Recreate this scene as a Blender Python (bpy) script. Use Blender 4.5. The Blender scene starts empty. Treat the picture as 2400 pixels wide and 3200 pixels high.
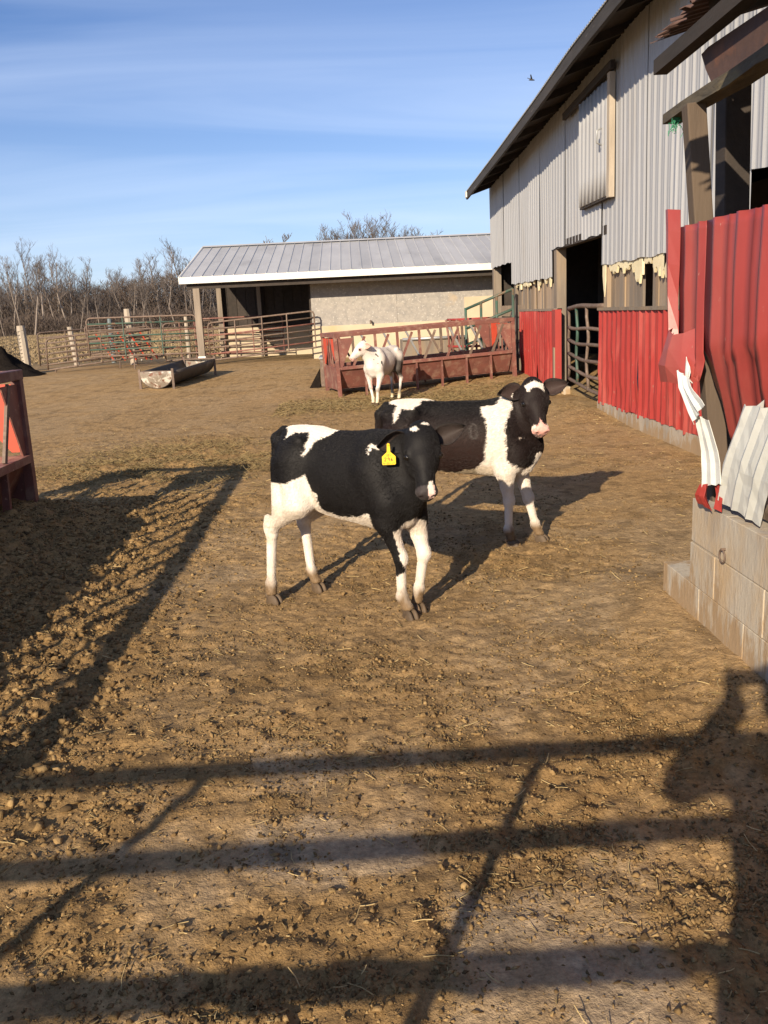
import bpy, math, random
import numpy as np
from mathutils import Vector, Matrix

R = math.radians
sc = bpy.context.scene
col = sc.collection
rnd = random.Random(7)
nrs = np.random.RandomState(11)

# ------------------------------------------------------------------ camera
CAM_H = 1.6
cd = bpy.data.cameras.new('camera')
cam = bpy.data.objects.new('camera', cd)
col.objects.link(cam)
cd.sensor_fit = 'VERTICAL'
cd.sensor_height = 32.0
cd.sensor_width = 24.0
cd.lens = 27.67
cd.clip_start = 0.02
cd.clip_end = 2000
head, pitch, roll = R(1.4153), R(12.7298), 0.048
fwd = Vector((math.sin(head) * math.cos(pitch), math.cos(head) * math.cos(pitch), -math.sin(pitch)))
rgt = Vector((math.cos(head), -math.sin(head), 0))
upv = rgt.cross(fwd)
r2 = rgt * math.cos(roll) - upv * math.sin(roll)
u2 = rgt * math.sin(roll) + upv * math.cos(roll)
m = Matrix.Identity(4)
for i in range(3):
    m[i][0], m[i][1], m[i][2] = r2[i], u2[i], -fwd[i]
m[2][3] = CAM_H
cam.matrix_world = m
sc.camera = cam

# ------------------------------------------------------------------ light
SUN_EL, SUN_AZ = R(22.1), R(24.7)      # shadows run 24.7 degrees right of +Y
sd = bpy.data.lights.new('sun', 'SUN')
sd.energy = 4.8
sd.angle = R(0.53)
sd.color = (1.0, 0.83, 0.62)
sun = bpy.data.objects.new('sun', sd)
col.objects.link(sun)
sdir = Vector((math.sin(SUN_AZ) * math.cos(SUN_EL), math.cos(SUN_AZ) * math.cos(SUN_EL), -math.sin(SUN_EL)))
sun.rotation_euler = sdir.to_track_quat('-Z', 'Y').to_euler()
sun.location = (-20, -40, 25)

world = bpy.data.worlds.new('World')
sc.world = world
world.use_nodes = True
wn = world.node_tree.nodes
wl = world.node_tree.links
wn.clear()
wo = wn.new('ShaderNodeOutputWorld')
bg = wn.new('ShaderNodeBackground')
sky = wn.new('ShaderNodeTexSky')
sky.sky_type = 'NISHITA'
sky.sun_disc = False
sky.sun_elevation = SUN_EL
sky.sun_rotation = math.pi + SUN_AZ
sky.air_density = 1.0
sky.dust_density = 0.3
sky.ozone_density = 2.2
bg.inputs['Strength'].default_value = 0.066
tc = wn.new('ShaderNodeTexCoord')
sep = wn.new('ShaderNodeSeparateXYZ')
wl.new(tc.outputs['Generated'], sep.inputs[0])
addz = wn.new('ShaderNodeMath'); addz.operation = 'ADD'; addz.inputs[1].default_value = 0.12
wl.new(sep.outputs['Z'], addz.inputs[0])
dx = wn.new('ShaderNodeMath'); dx.operation = 'DIVIDE'
dy = wn.new('ShaderNodeMath'); dy.operation = 'DIVIDE'
wl.new(sep.outputs['X'], dx.inputs[0]); wl.new(addz.outputs[0], dx.inputs[1])
wl.new(sep.outputs['Y'], dy.inputs[0]); wl.new(addz.outputs[0], dy.inputs[1])
cmb = wn.new('ShaderNodeCombineXYZ')
wl.new(dx.outputs[0], cmb.inputs[0]); wl.new(dy.outputs[0], cmb.inputs[1])
mp = wn.new('ShaderNodeMapping')
mp.inputs['Rotation'].default_value = (0, 0, R(-52))
mp.inputs['Scale'].default_value = (0.36, 1.25, 1)
mp.inputs['Location'].default_value = (3.1, 0.4, 0)
wl.new(cmb.outputs[0], mp.inputs[0])
nz = wn.new('ShaderNodeTexNoise')
nz.inputs['Scale'].default_value = 1.1
nz.inputs['Detail'].default_value = 5
nz.inputs['Roughness'].default_value = 0.5
nz.inputs['Distortion'].default_value = 0.9
wl.new(mp.outputs[0], nz.inputs['Vector'])
cr = wn.new('ShaderNodeMapRange')
cr.inputs['From Min'].default_value = 0.36
cr.inputs['From Max'].default_value = 0.78
cr.inputs['To Min'].default_value = 0.0
cr.inputs['To Max'].default_value = 0.38
wl.new(nz.outputs['Fac'], cr.inputs['Value'])
mixc = wn.new('ShaderNodeMix'); mixc.data_type = 'RGBA'
hzr = wn.new('ShaderNodeMapRange')      # thin high haze thickens toward the horizon
hzr.inputs['From Min'].default_value = 0.0; hzr.inputs['From Max'].default_value = 0.30
hzr.inputs['To Min'].default_value = 0.28; hzr.inputs['To Max'].default_value = 0.0
hzr.interpolation_type = 'SMOOTHSTEP'
wl.new(sep.outputs['Z'], hzr.inputs['Value'])
hza = wn.new('ShaderNodeMath'); hza.operation = 'ADD'; hza.use_clamp = True
wl.new(cr.outputs[0], hza.inputs[0]); wl.new(hzr.outputs[0], hza.inputs[1])
wl.new(hza.outputs[0], mixc.inputs['Factor'])
tint = wn.new('ShaderNodeMix'); tint.data_type = 'RGBA'; tint.blend_type = 'MULTIPLY'
tint.inputs['Factor'].default_value = 1.0
tint.inputs[7].default_value = (0.76, 0.90, 1.24, 1)
wl.new(sky.outputs[0], tint.inputs[6])
wl.new(tint.outputs[2], mixc.inputs[6])
mixc.inputs[7].default_value = (8.4, 9.7, 12.2, 1)
wl.new(mixc.outputs[2], bg.inputs['Color'])
wl.new(bg.outputs[0], wo.inputs['Surface'])

sc.view_settings.view_transform = 'Standard'
sc.view_settings.look = 'None'
sc.view_settings.exposure = 0.62
sc.view_settings.gamma = 1.0
try:
    sc.view_settings.use_curve_mapping = False
except Exception:
    pass

# ------------------------------------------------------------------ materials
def node_mat(name):
    mt = bpy.data.materials.new(name)
    mt.use_nodes = True
    nt = mt.node_tree
    return mt, nt, nt.nodes['Principled BSDF']

MATS = {}
def pm(name, c1, c2=None, scale=6.0, rough=0.7, bump=0.0, bscale=None, stretch=(1, 1, 1), metal=0.0,
       c3=None, s3=2.0, t3=(0.55, 0.7), var=0.12, detail=6, spec=None, c4=None, s4=30.0, t4=(0.6, 0.68)):
    """procedural material: c1/c2 noise mix, c3 and c4 stains with shapes of their own, per-object brightness"""
    mt, nt, b = node_mat(name)
    N, L = nt.nodes, nt.links
    t = N.new('ShaderNodeTexCoord')
    mpn = N.new('ShaderNodeMapping')
    mpn.inputs['Scale'].default_value = stretch
    geo = N.new('ShaderNodeNewGeometry')
    L.new(geo.outputs['Position'], mpn.inputs[0])
    def noise(s, d=detail, vec=mpn):
        n = N.new('ShaderNodeTexNoise')
        n.inputs['Scale'].default_value = s
        n.inputs['Detail'].default_value = d
        n.inputs['Roughness'].default_value = 0.6
        L.new(vec.outputs[0], n.inputs['Vector'])
        return n
    def ramp(src, a, bb):
        r = N.new('ShaderNodeMapRange')
        r.inputs['From Min'].default_value = a
        r.inputs['From Max'].default_value = bb
        L.new(src, r.inputs['Value'])
        return r.outputs[0]
    def mix(fac, a, bcol, blend='MIX'):
        x = N.new('ShaderNodeMix'); x.data_type = 'RGBA'; x.blend_type = blend
        if isinstance(fac, float): x.inputs['Factor'].default_value = fac
        else: L.new(fac, x.inputs['Factor'])
        if isinstance(a, tuple): x.inputs[6].default_value = a + (1,)
        else: L.new(a, x.inputs[6])
        if isinstance(bcol, tuple): x.inputs[7].default_value = bcol + (1,)
        else: L.new(bcol, x.inputs[7])
        return x.outputs[2]
    if c2 is None:
        c2 = tuple(v * 0.72 for v in c1)
    n1 = noise(scale)
    cc = mix(ramp(n1.outputs['Fac'], 0.3, 0.7), c1, c2)
    if c3 is not None:
        n3 = noise(s3, 8)
        cc = mix(ramp(n3.outputs['Fac'], *t3), cc, c3)
    if c4 is not None:
        n4 = noise(s4, 4)
        cc = mix(ramp(n4.outputs['Fac'], *t4), cc, c4)
    if var:
        oi = N.new('ShaderNodeObjectInfo')
        r = N.new('ShaderNodeMapRange')
        r.inputs['To Min'].default_value = 1 - var
        r.inputs['To Max'].default_value = 1 + var
        L.new(oi.outputs['Random'], r.inputs['Value'])
        cmbn = N.new('ShaderNodeCombineColor')
        for k in range(3): L.new(r.outputs[0], cmbn.inputs[k])
        cc = mix(1.0, cc, cmbn.outputs[0], 'MULTIPLY')
    L.new(cc, b.inputs['Base Color'])
    b.inputs['Roughness'].default_value = rough
    b.inputs['Metallic'].default_value = metal
    if spec is not None:
        b.inputs['Specular IOR Level'].default_value = spec
    if bump:
        nb = noise(bscale or scale * 3, 5)
        bp = N.new('ShaderNodeBump')
        bp.inputs['Strength'].default_value = 1.0
        bp.inputs['Distance'].default_value = bump
        L.new(nb.outputs['Fac'], bp.inputs['Height'])
        L.new(bp.outputs[0], b.inputs['Normal'])
    MATS[name] = mt
    return mt

pm('siding_grey', (.445, .455, .465), (.395, .405, .415), 1.3, .5, .001, 6, (1, 1, .25), .1, c3=(.38, .375, .365), s3=1.8, t3=(.56, .76), var=.04, c4=(.30,.27,.25), s4=14, t4=(.70,.80))
pm('siding_red', (.36, .042, .034), (.27, .032, .028), 3, .5, .002, 8, (1, 1, .35), 0, c3=(.42, .10, .08), s3=2.2, t3=(.52, .75), var=.10, c4=(.30, .16, .12), s4=26, t4=(.66, .74))
pm('siding_red_near', (.33, .052, .044), (.25, .042, .038), 2.6, .42, .003, 9, (1, 1, .4), 0, c3=(.30, .075, .062), s3=3, t3=(.5, .72), var=.05, c4=(.42, .24, .2), s4=34, t4=(.68, .74))
pm('sheet_white', (.72, .74, .70), (.60, .63, .60), 4, .45, .002, 7, (1, 1, 1), .0, c3=(.50, .49, .44), s3=5, t3=(.58, .74), var=.04)
pm('roof_steel', (.50, .50, .49), (.42, .42, .415), 2.0, .5, 0, None, (1, .3, 1), .1, c3=(.36, .36, .355), s3=1.4, t3=(.52, .75), var=.09)
pm('white_trim', (.78, .76, .70), (.68, .66, .60), 4, .6, var=.03)
pm('wood_grey', (.26, .215, .165), (.17, .14, .11), 9, .85, .006, 26, (1, 1, .12), 0, c3=(.34, .24, .14), s3=2.5, t3=(.52, .72), var=.22)
pm('wood_tan', (.37, .275, .18), (.25, .185, .125), 8, .85, .005, 26, (1, 1, .12), 0, c3=(.22, .18, .14), s3=2.4, t3=(.46, .66), var=.28)
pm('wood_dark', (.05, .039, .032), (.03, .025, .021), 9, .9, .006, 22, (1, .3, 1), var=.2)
pm('wood_rotten', (.11, .09, .06), (.05, .043, .031), 14, .95, .012, 30, (1, .25, 1), c3=(.19, .155, .075), s3=9, t3=(.55, .7), var=.1)
pm('post_wood', (.13, .094, .063), (.085, .062, .044), 7, .85, .006, 24, (1, 1, .15), c3=(.17, .14, .11), s3=3, t3=(.5, .66), var=.1, c4=(.40,.24,.10), s4=3.2, t4=(.66,.74))
pm('roof_edge', (.055, .05, .047), (.03, .028, .027), 12, .85, .006, 24, (1, .1, 1), var=.1, c3=(.17, .155, .145), s3=16, t3=(.64, .74))
pm('rust_sheet', (.10, .055, .042), (.065, .038, .032), 10, .8, .004, 20, c3=(.16, .07, .04), s3=5, var=.1)
pm('concrete', (.46, .40, .31), (.38, .33, .26), 3, .9, .004, 30, (1, 1, .5), c3=(.30, .27, .225), s3=3.2, t3=(.5, .7), var=.06, c4=(.46, .33, .19), s4=2.6, t4=(.58, .74))
pm('concrete_block', (.50, .45, .36), (.42, .375, .30), 5, .9, .004, 40, (1, 1, .4), c3=(.33, .305, .265), s3=6, t3=(.52, .68), var=.05, c4=(.46, .34, .20), s4=4.2, t4=(.50, .70))
pm('mortar', (.33, .285, .215), (.25, .215, .165), 20, .95, .004, 60)
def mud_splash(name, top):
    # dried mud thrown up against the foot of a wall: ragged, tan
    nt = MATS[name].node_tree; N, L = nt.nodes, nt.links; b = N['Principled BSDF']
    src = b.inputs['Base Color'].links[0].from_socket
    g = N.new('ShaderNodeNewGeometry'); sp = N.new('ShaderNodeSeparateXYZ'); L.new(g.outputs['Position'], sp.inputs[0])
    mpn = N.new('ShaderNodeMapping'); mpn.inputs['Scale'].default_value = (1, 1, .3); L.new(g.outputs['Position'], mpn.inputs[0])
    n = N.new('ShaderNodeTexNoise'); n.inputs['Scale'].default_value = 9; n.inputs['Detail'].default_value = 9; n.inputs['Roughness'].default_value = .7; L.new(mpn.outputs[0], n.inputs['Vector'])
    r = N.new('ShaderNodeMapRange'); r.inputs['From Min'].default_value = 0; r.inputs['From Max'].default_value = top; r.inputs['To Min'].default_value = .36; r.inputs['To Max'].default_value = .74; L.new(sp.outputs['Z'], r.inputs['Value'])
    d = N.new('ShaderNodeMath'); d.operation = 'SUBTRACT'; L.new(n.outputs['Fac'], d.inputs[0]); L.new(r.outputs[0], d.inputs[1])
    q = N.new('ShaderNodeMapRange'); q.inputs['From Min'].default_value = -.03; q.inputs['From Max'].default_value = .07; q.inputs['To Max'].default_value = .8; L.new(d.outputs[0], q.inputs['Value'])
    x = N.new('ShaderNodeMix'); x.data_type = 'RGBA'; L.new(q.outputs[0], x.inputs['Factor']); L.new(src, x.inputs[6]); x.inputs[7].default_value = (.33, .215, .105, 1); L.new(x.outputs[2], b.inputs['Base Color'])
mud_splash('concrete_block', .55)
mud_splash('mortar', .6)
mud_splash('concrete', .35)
pm('concrete_pale', (.53, .455, .325), (.46, .39, .275), 2, .9, .003, 20, c3=(.50, .36, .20), s3=1.3, t3=(.54, .74), var=.04)
pm('osb_grey', (.36, .335, .30), (.25, .24, .225), 9, .85, .004, 24, c3=(.48, .46, .42), s3=16, t3=(.58, .66), var=.04, c4=(.42, .32, .20), s4=.9, t4=(.64, .78))
pm('foam', (.80, .72, .48), (.70, .62, .40), 8, .85, .004, 40, var=.08)
pm('rust_red', (.22, .083, .062), (.15, .062, .05), 5, .6, .002, 30, c3=(.26, .15, .11), s3=6, t3=(.5, .64), var=.14, c4=(.36, .2, .15), s4=22, t4=(.64, .72))
pm('red_bright', (.60, .075, .032), (.50, .06, .03), 4, .5, 0, c3=(.30, .08, .05), s3=12, t3=(.64, .7), var=.08)  # own bright paint on the rack; painted-in sunlight on the feeder gussets
pm('rusty_steel', (.175, .120, .088), (.115, .082, .062), 9, .7, .001, 40, c3=(.21, .16, .125), s3=14, t3=(.54, .66), var=.16)
pm('green_paint', (.045, .105, .075), (.055, .085, .065), 6, .55, c3=(.16, .10, .06), s3=7, t3=(.54, .62), var=.12)
pm('galv', (.42, .43, .43), (.32, .33, .33), 8, .45, metal=.5, var=.1)
pm('tank_metal', (.30, .26, .21), (.20, .16, .12), 5, .6, .002, 20, c3=(.62, .58, .50), s3=5.5, t3=(.5, .58), var=.05, c4=(.16, .07, .04), s4=9, t4=(.58, .66))
pm('tank_inside', (.10, .085, .075), (.07, .06, .05), 5, .7, c3=(.2, .17, .14), s3=3)
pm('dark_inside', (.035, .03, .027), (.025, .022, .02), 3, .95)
pm('straw_bed', (.38, .27, .12), (.24, .16, .07), 20, .95, .02, 30)
pm('teal_plastic', (.03, .42, .46), (.03, .34, .40), 4, .4)
pm('manure', (.115, .078, .042), (.075, .052, .03), 12, .95, .008, 60, c3=(.19, .13, .065), s3=18, t3=(.5, .66))
pm('black_dung', (.022, .018, .015), (.012, .010, .009), 10, 1.0, .02, 20, spec=0.0)
pm('hay', (.31, .225, .10), (.20, .15, .066), 20, .95, var=0)
pm('straw', (.55, .42, .20), (.36, .26, .12), 40, .9, var=0)
pm('bark', (.20, .165, .135), (.12, .098, .082), 3, .95, 0, var=.2)
pm('bark_pale', (.30, .25, .205), (.20, .165, .135), 3, .95, 0, var=.15)
pm('twig', (.15, .125, .108), (.10, .084, .074), .4, .95, 0, var=.2)
pm('brush', (.125, .094, .073), (.072, .056, .047), .08, .95, 0, var=0, c3=(.105,.07,.05), s3=.05)
pm('dry_grass', (.31, .23, .125), (.22, .165, .095), .6, .95, 0, var=0, c3=(.23, .17, .10), s3=.12)
pm('hoof', (.13, .088, .05), (.07, .048, .03), 25, .7, .002, 60, c3=(.32, .20, .11), s3=20, t3=(.6, .7))
pm('eye', (.008, .007, .006), (.012, .01, .008), 10, .06, var=0)
pm('tag_yellow', (.90, .58, .008), (.86, .53, .008), 6, .42, var=0)
pm('tag_ink', (.03, .02, .01), (.02, .015, .01), 10, .6, var=0)
pm('twine_green', (.05, .32, .17), (.04, .25, .13), 20, .8, var=0)
pm('wire', (.10, .085, .075), (.08, .07, .06), 9, .7, metal=.3)
pm('bird', (.05, .045, .045), (.03, .03, .03), 9, .8)
pm('phone_black', (.01, .01, .012), (.012, .012, .014), 9, .2)
pm('post_pale', (.44, .38, .30), (.30, .255, .20), 6, .9, .006, 24, (1, 1, .2), var=.1)
pm('steel_blue', (.16, .20, .21), (.12, .15, .16), 6, .6, var=.1)

def attr_mat(name, rough=.7, spec=.3, sheen=0., bump=0., bscale=60., bright=1.0):
    mt, nt, b = node_mat(name)
    a = nt.nodes.new('ShaderNodeAttribute'); a.attribute_name = 'Col'
    n = nt.nodes.new('ShaderNodeTexNoise'); n.inputs['Scale'].default_value = 14; n.inputs['Detail'].default_value = 8
    g = nt.nodes.new('ShaderNodeNewGeometry'); nt.links.new(g.outputs['Position'], n.inputs['Vector'])
    r = nt.nodes.new('ShaderNodeMapRange'); r.inputs['To Min'].default_value = .86 * bright; r.inputs['To Max'].default_value = 1.12 * bright
    nt.links.new(n.outputs['Fac'], r.inputs['Value'])
    c = nt.nodes.new('ShaderNodeCombineColor')
    for k in range(3): nt.links.new(r.outputs[0], c.inputs[k])
    x = nt.nodes.new('ShaderNodeMix'); x.data_type = 'RGBA'; x.blend_type = 'MULTIPLY'; x.inputs['Factor'].default_value = 1
    nt.links.new(a.outputs['Color'], x.inputs[6]); nt.links.new(c.outputs[0], x.inputs[7])
    nt.links.new(x.outputs[2], b.inputs['Base Color'])
    b.inputs['Roughness'].default_value = rough
    b.inputs['Specular IOR Level'].default_value = spec
    b.inputs['Sheen Weight'].default_value = sheen
    if bump:
        nb = nt.nodes.new('ShaderNodeTexNoise'); nb.inputs['Scale'].default_value = bscale; nb.inputs['Detail'].default_value = 5
        nt.links.new(g.outputs['Position'], nb.inputs['Vector'])
        bp = nt.nodes.new('ShaderNodeBump'); bp.inputs['Distance'].default_value = bump
        nt.links.new(nb.outputs['Fac'], bp.inputs['Height']); nt.links.new(bp.outputs[0], b.inputs['Normal'])
    MATS[name] = mt
    return mt
attr_mat('coat', .6, .2, .0, .0012, 130)
attr_mat('fur', .45, .35)
attr_mat('cloth', .85, .1)
attr_mat('ground_mat', .92, .12, 0, .010, 26)
def ground_detail():
    nt = MATS['ground_mat'].node_tree; N, L = nt.nodes, nt.links
    b = N['Principled BSDF']; g = N.new('ShaderNodeNewGeometry')
    first = b.inputs['Normal'].links[0].from_node
    prev = first
    for sc_, dist in ((75, .007), (190, .003)):
        n = N.new('ShaderNodeTexNoise'); n.inputs['Scale'].default_value = sc_; n.inputs['Detail'].default_value = 4; n.inputs['Roughness'].default_value = .65
        L.new(g.outputs['Position'], n.inputs['Vector'])
        bp = N.new('ShaderNodeBump'); bp.inputs['Distance'].default_value = dist
        L.new(n.outputs['Fac'], bp.inputs['Height']); L.new(prev.outputs[0], bp.inputs['Normal']); prev = bp
    L.new(prev.outputs[0], b.inputs['Normal'])
    src = b.inputs['Base Color'].links[0].from_socket
    for sc_, lo, hi, a0, a1 in ((60, .35, .65, .72, 1.22), (11, .35, .65, .84, 1.14)):
        n = N.new('ShaderNodeTexNoise'); n.inputs['Scale'].default_value = sc_; n.inputs['Detail'].default_value = 6; n.inputs['Roughness'].default_value = .7
        L.new(g.outputs['Position'], n.inputs['Vector'])
        r = N.new('ShaderNodeMapRange'); r.inputs['From Min'].default_value = lo; r.inputs['From Max'].default_value = hi; r.inputs['To Min'].default_value = a0; r.inputs['To Max'].default_value = a1
        L.new(n.outputs['Fac'], r.inputs['Value'])
        c = N.new('ShaderNodeCombineColor')
        for k in range(3): L.new(r.outputs[0], c.inputs[k])
        x = N.new('ShaderNodeMix'); x.data_type = 'RGBA'; x.blend_type = 'MULTIPLY'; x.inputs['Factor'].default_value = 1
        L.new(src, x.inputs[6]); L.new(c.outputs[0], x.inputs[7]); src = x.outputs[2]
    L.new(src, b.inputs['Base Color'])
ground_detail()
attr_mat('clod_mat', .95, .1, 0, .003, 160)

# ------------------------------------------------------------------ helpers
def tag(o, label=None, cat=None, group=None, kind=None):
    if label: o['label'] = label
    if cat: o['category'] = cat
    if group: o['group'] = group
    if kind: o['kind'] = kind
    return o

def empty(name, loc, rz=0, label=None, cat=None, group=None):
    o = bpy.data.objects.new(name, None)
    o.empty_display_size = .1
    o.location = loc
    o.rotation_euler = (0, 0, rz)
    col.objects.link(o)
    return tag(o, label, cat, group)

def origin(o):
    v = Vector((0, 0, 0))
    while o is not None:
        v += o.location
        o = o.parent
    return v

def mesh_obj(name, V, F, mat, parent=None, smooth=False, local=False, colors=None):
    V = np.asarray(V, dtype=np.float32).reshape(-1, 3)
    if parent is not None and not local:
        V = V - np.array(origin(parent), dtype=np.float32)
    me = bpy.data.meshes.new(name)
    if isinstance(F, np.ndarray) and F.ndim == 2:
        nf, k = F.shape
        me.vertices.add(len(V)); me.vertices.foreach_set('co', V.ravel())
        me.loops.add(nf * k); me.loops.foreach_set('vertex_index', F.astype(np.int32).ravel())
        me.polygons.add(nf)
        me.polygons.foreach_set('loop_start', np.arange(0, nf * k, k, dtype=np.int32))
        me.update(calc_edges=True)
    else:
        me.from_pydata(V.tolist(), [], [list(map(int, f)) for f in F])
        me.update()
    if smooth:
        me.polygons.foreach_set('use_smooth', np.ones(len(me.polygons), dtype=bool))
    if colors is not None:
        ca = me.color_attributes.new('Col', 'FLOAT_COLOR', 'POINT')
        c4 = np.ones((len(V), 4), dtype=np.float32); c4[:, :3] = colors
        ca.data.foreach_set('color', c4.ravel())
    me.materials.append(MATS[mat])
    o = bpy.data.objects.new(name, me)
    col.objects.link(o)
    if parent is not None:
        o.parent = parent
    return o

class MB:
    def __init__(s): s.v = []; s.f = []
    def add(s, V, F):
        n = len(s.v); s.v += [tuple(map(float, p)) for p in V]; s.f += [[i + n for i in f] for f in F]; return s
    def box(s, a, b):
        x0, y0, z0 = a; x1, y1, z1 = b
        return s.add([(x0, y0, z0), (x1, y0, z0), (x1, y1, z0), (x0, y1, z0), (x0, y0, z1), (x1, y0, z1), (x1, y1, z1), (x0, y1, z1)],
                     [(0, 3, 2, 1), (4, 5, 6, 7), (0, 1, 5, 4), (1, 2, 6, 5), (2, 3, 7, 6), (3, 0, 4, 7)])
    def beam(s, p, q, w, t, up=(0, 0, 1), w2=None, t2=None):
        p, q = Vector(p), Vector(q); d = (q - p).normalized(); up = Vector(up)
        a = d.cross(up)
        if a.length < 1e-3: a = d.cross(Vector((0, 1, 0)))
        a.normalize(); b = a.cross(d)
        V = []
        for c, ww, tt in ((p, w, t), (q, w2 or w, t2 or t)):
            for i, j in ((-1, -1), (1, -1), (1, 1), (-1, 1)):
                V.append(c + a * (i * ww / 2) + b * (j * tt / 2))
        return s.add(V, [(0, 3, 2, 1), (4, 5, 6, 7), (0, 1, 5, 4), (1, 2, 6, 5), (2, 3, 7, 6), (3, 0, 4, 7)])
    def tube(s, pts, r, n=8, r1=None, cap=True):
        pts = [Vector(p) for p in pts]; k = len(pts); V = []; F = []
        ref = None
        for i, p in enumerate(pts):
            d = (pts[min(i + 1, k - 1)] - pts[max(i - 1, 0)]).normalized()
            if ref is None:
                ref = d.cross(Vector((0.31, 0.17, 0.93)))
                if ref.length < 1e-3: ref = d.cross(Vector((1, 0, 0)))
            a = (ref - d * ref.dot(d)).normalized(); ref = a
            b = d.cross(a)
            rr = (r[i] if isinstance(r, (list, tuple)) else r if r1 is None else r + (r1 - r) * i / max(1, k - 1))
            for j in range(n):
                t = 2 * math.pi * j / n
                V.append(p + a * (rr * math.cos(t)) + b * (rr * math.sin(t)))
        for i in range(k - 1):
            for j in range(n):
                F.append((i * n + j, i * n + (j + 1) % n, (i + 1) * n + (j + 1) % n, (i + 1) * n + j))
        if cap:
            F.append(tuple(range(n - 1, -1, -1))); F.append(tuple((k - 1) * n + j for j in range(n)))
        return s.add(V, F)
    def prism(s, poly, d):
        """poly: list of 3D points (planar), extruded by vector d"""
        n = len(poly); d = Vector(d); P = [Vector(p) for p in poly]
        nrm = Vector((0, 0, 0))
        for i in range(n): nrm += (P[i] - P[0]).cross(P[(i + 1) % n] - P[0])
        if nrm.dot(d) > 0: P = P[::-1]
        return s.add(P + [p + d for p in P], [tuple(range(n)), tuple(range(2 * n - 1, n - 1, -1))] +
                     [((i + 1) % n, i, n + i, n + (i + 1) % n) for i in range(n)])
    def build(s, name, mat, parent=None, local=False, smooth=False, bevel=0):
        o = mesh_obj(name, s.v, s.f, mat, parent, smooth, local)
        if bevel:
            b = o.modifiers.new('bevel', 'BEVEL'); b.width = bevel; b.segments = 2; b.limit_method = 'ANGLE'
        return o

def copy_tree(o, parent=None):
    c = o.copy(); col.objects.link(c); c.parent = parent
    for ch in list(o.children): copy_tree(ch, c)
    return c

# value noise
def _h(ix, iy, seed):
    n = (ix.astype(np.int64) * 374761393 + iy.astype(np.int64) * 668265263 + seed * 974711) & 0xffffffff
    n = ((n ^ (n >> 13)) * 1274126177) & 0xffffffff
    return ((n ^ (n >> 16)) & 0xffff).astype(np.float32) / 65535.0
def vnoise(x, y, seed=0):
    ix = np.floor(x); iy = np.floor(y); fx = (x - ix).astype(np.float32); fy = (y - iy).astype(np.float32)
    ix = ix.astype(np.int64); iy = iy.astype(np.int64)
    fx = fx * fx * (3 - 2 * fx); fy = fy * fy * (3 - 2 * fy)
    a = _h(ix, iy, seed); b = _h(ix + 1, iy, seed); c = _h(ix, iy + 1, seed); d = _h(ix + 1, iy + 1, seed)
    return (a + (b - a) * fx) * (1 - fy) + (c + (d - c) * fx) * fy
def fbm(x, y, sc_, oct=4, seed=0, gain=.5):
    s = 0; a = 1; t = 0; f = 1 / sc_
    ca, sa = .8, .6
    for o in range(oct):
        s = s + a * vnoise(x * f, y * f, seed + o * 17); t += a; a *= gain; f *= 2.03
        x, y = x * ca - y * sa, x * sa + y * ca
    return s / t
def sstep(a, b, x):
    t = np.clip((x - a) / (b - a), 0, 1); return t * t * (3 - 2 * t)

# ------------------------------------------------------------------ ground
def base_h(x, y):
    h = .37 * sstep(15.5, 25., y)
    # manure packed around the bunk feeder on the left
    d = np.sqrt((np.maximum(np.abs(x + 3.25) - .55, 0) / 1.0) ** 2 + (np.maximum(np.abs(y - 4.2) - 2.6, 0) / 1.2) ** 2)
    h = h + .30 * np.exp(-(d * 1.55) ** 2)
    # dirt ramp by the barn door and along the walls
    h = h + .10 * np.exp(-((y - 13.6) / 1.6) ** 2) * sstep(2.2, 3.3, x)
    h = h + .14 * sstep(.5, 3.4, x) * np.exp(-((y - 17.9) / 1.8) ** 2)
    h = h + .05 * sstep(1.1, 1.6, x) * sstep(5.2, 4.6, y)
    return h
def rough_map(x, y):
    n = fbm(x, y, 1.1, 4, 3)
    r = .32 + 1.0 * (n - .45)
    strip = np.exp(-((x + 1.9 + .05 * (y - 5)) / .75) ** 2) * sstep(2.0, 3.2, y) * sstep(9.2, 7.0, y)
    near = sstep(3.6, 2.2, y) * (.70 * sstep(.38, .66, fbm(x, y, .30, 4, 9)))
    midr = sstep(-.2, -1.4, x) * sstep(4.8, 3.0, y) * .35
    hayz = np.exp(-((x + 2.0) / 1.2) ** 2 - ((y - 10.3) / 1.5) ** 2) * .7
    bunk = np.exp(-((x - 1.2) / 2.0) ** 2 - ((y - 15.6) / 1.2) ** 2) * .6
    barn = -.25 * sstep(1.0, 2.2, x) * sstep(12, 6, y)
    return np.clip(r + .9 * strip + near + hayz + bunk + barn + midr, 0.06, 1.25)
def ground_full(x, y):
    x = np.asarray(x, np.float64); y = np.asarray(y, np.float64)
    r = rough_map(x, y)
    near = sstep(30, 10, y)
    h = base_h(x, y) + .04 * (fbm(x, y, 2.6, 2, 21) - .5)
    b1 = np.abs(fbm(x, y, .22, 3, 31) - .5) * 2
    h = h + (b1 - .3) * .022 * r * near
    b2 = 1 - np.abs(fbm(x, y, .13, 3, 36) - .5) * 4
    h = h + b2 * .030 * np.clip(r - .75, 0, 1) * near
    pits = fbm(x, y, .105, 3, 41)
    h = h + (pits - .5) * .046 * r * near
    h = h + (fbm(x, y, .05, 2, 51) - .5) * .036 * (r + .12) * near
    return h, r
def gz(x, y):
    return float(base_h(np.array([x]), np.array([y]))[0])
def gzf(x, y):
    return float(ground_full(np.array([x]), np.array([y]))[0][0])

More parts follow.
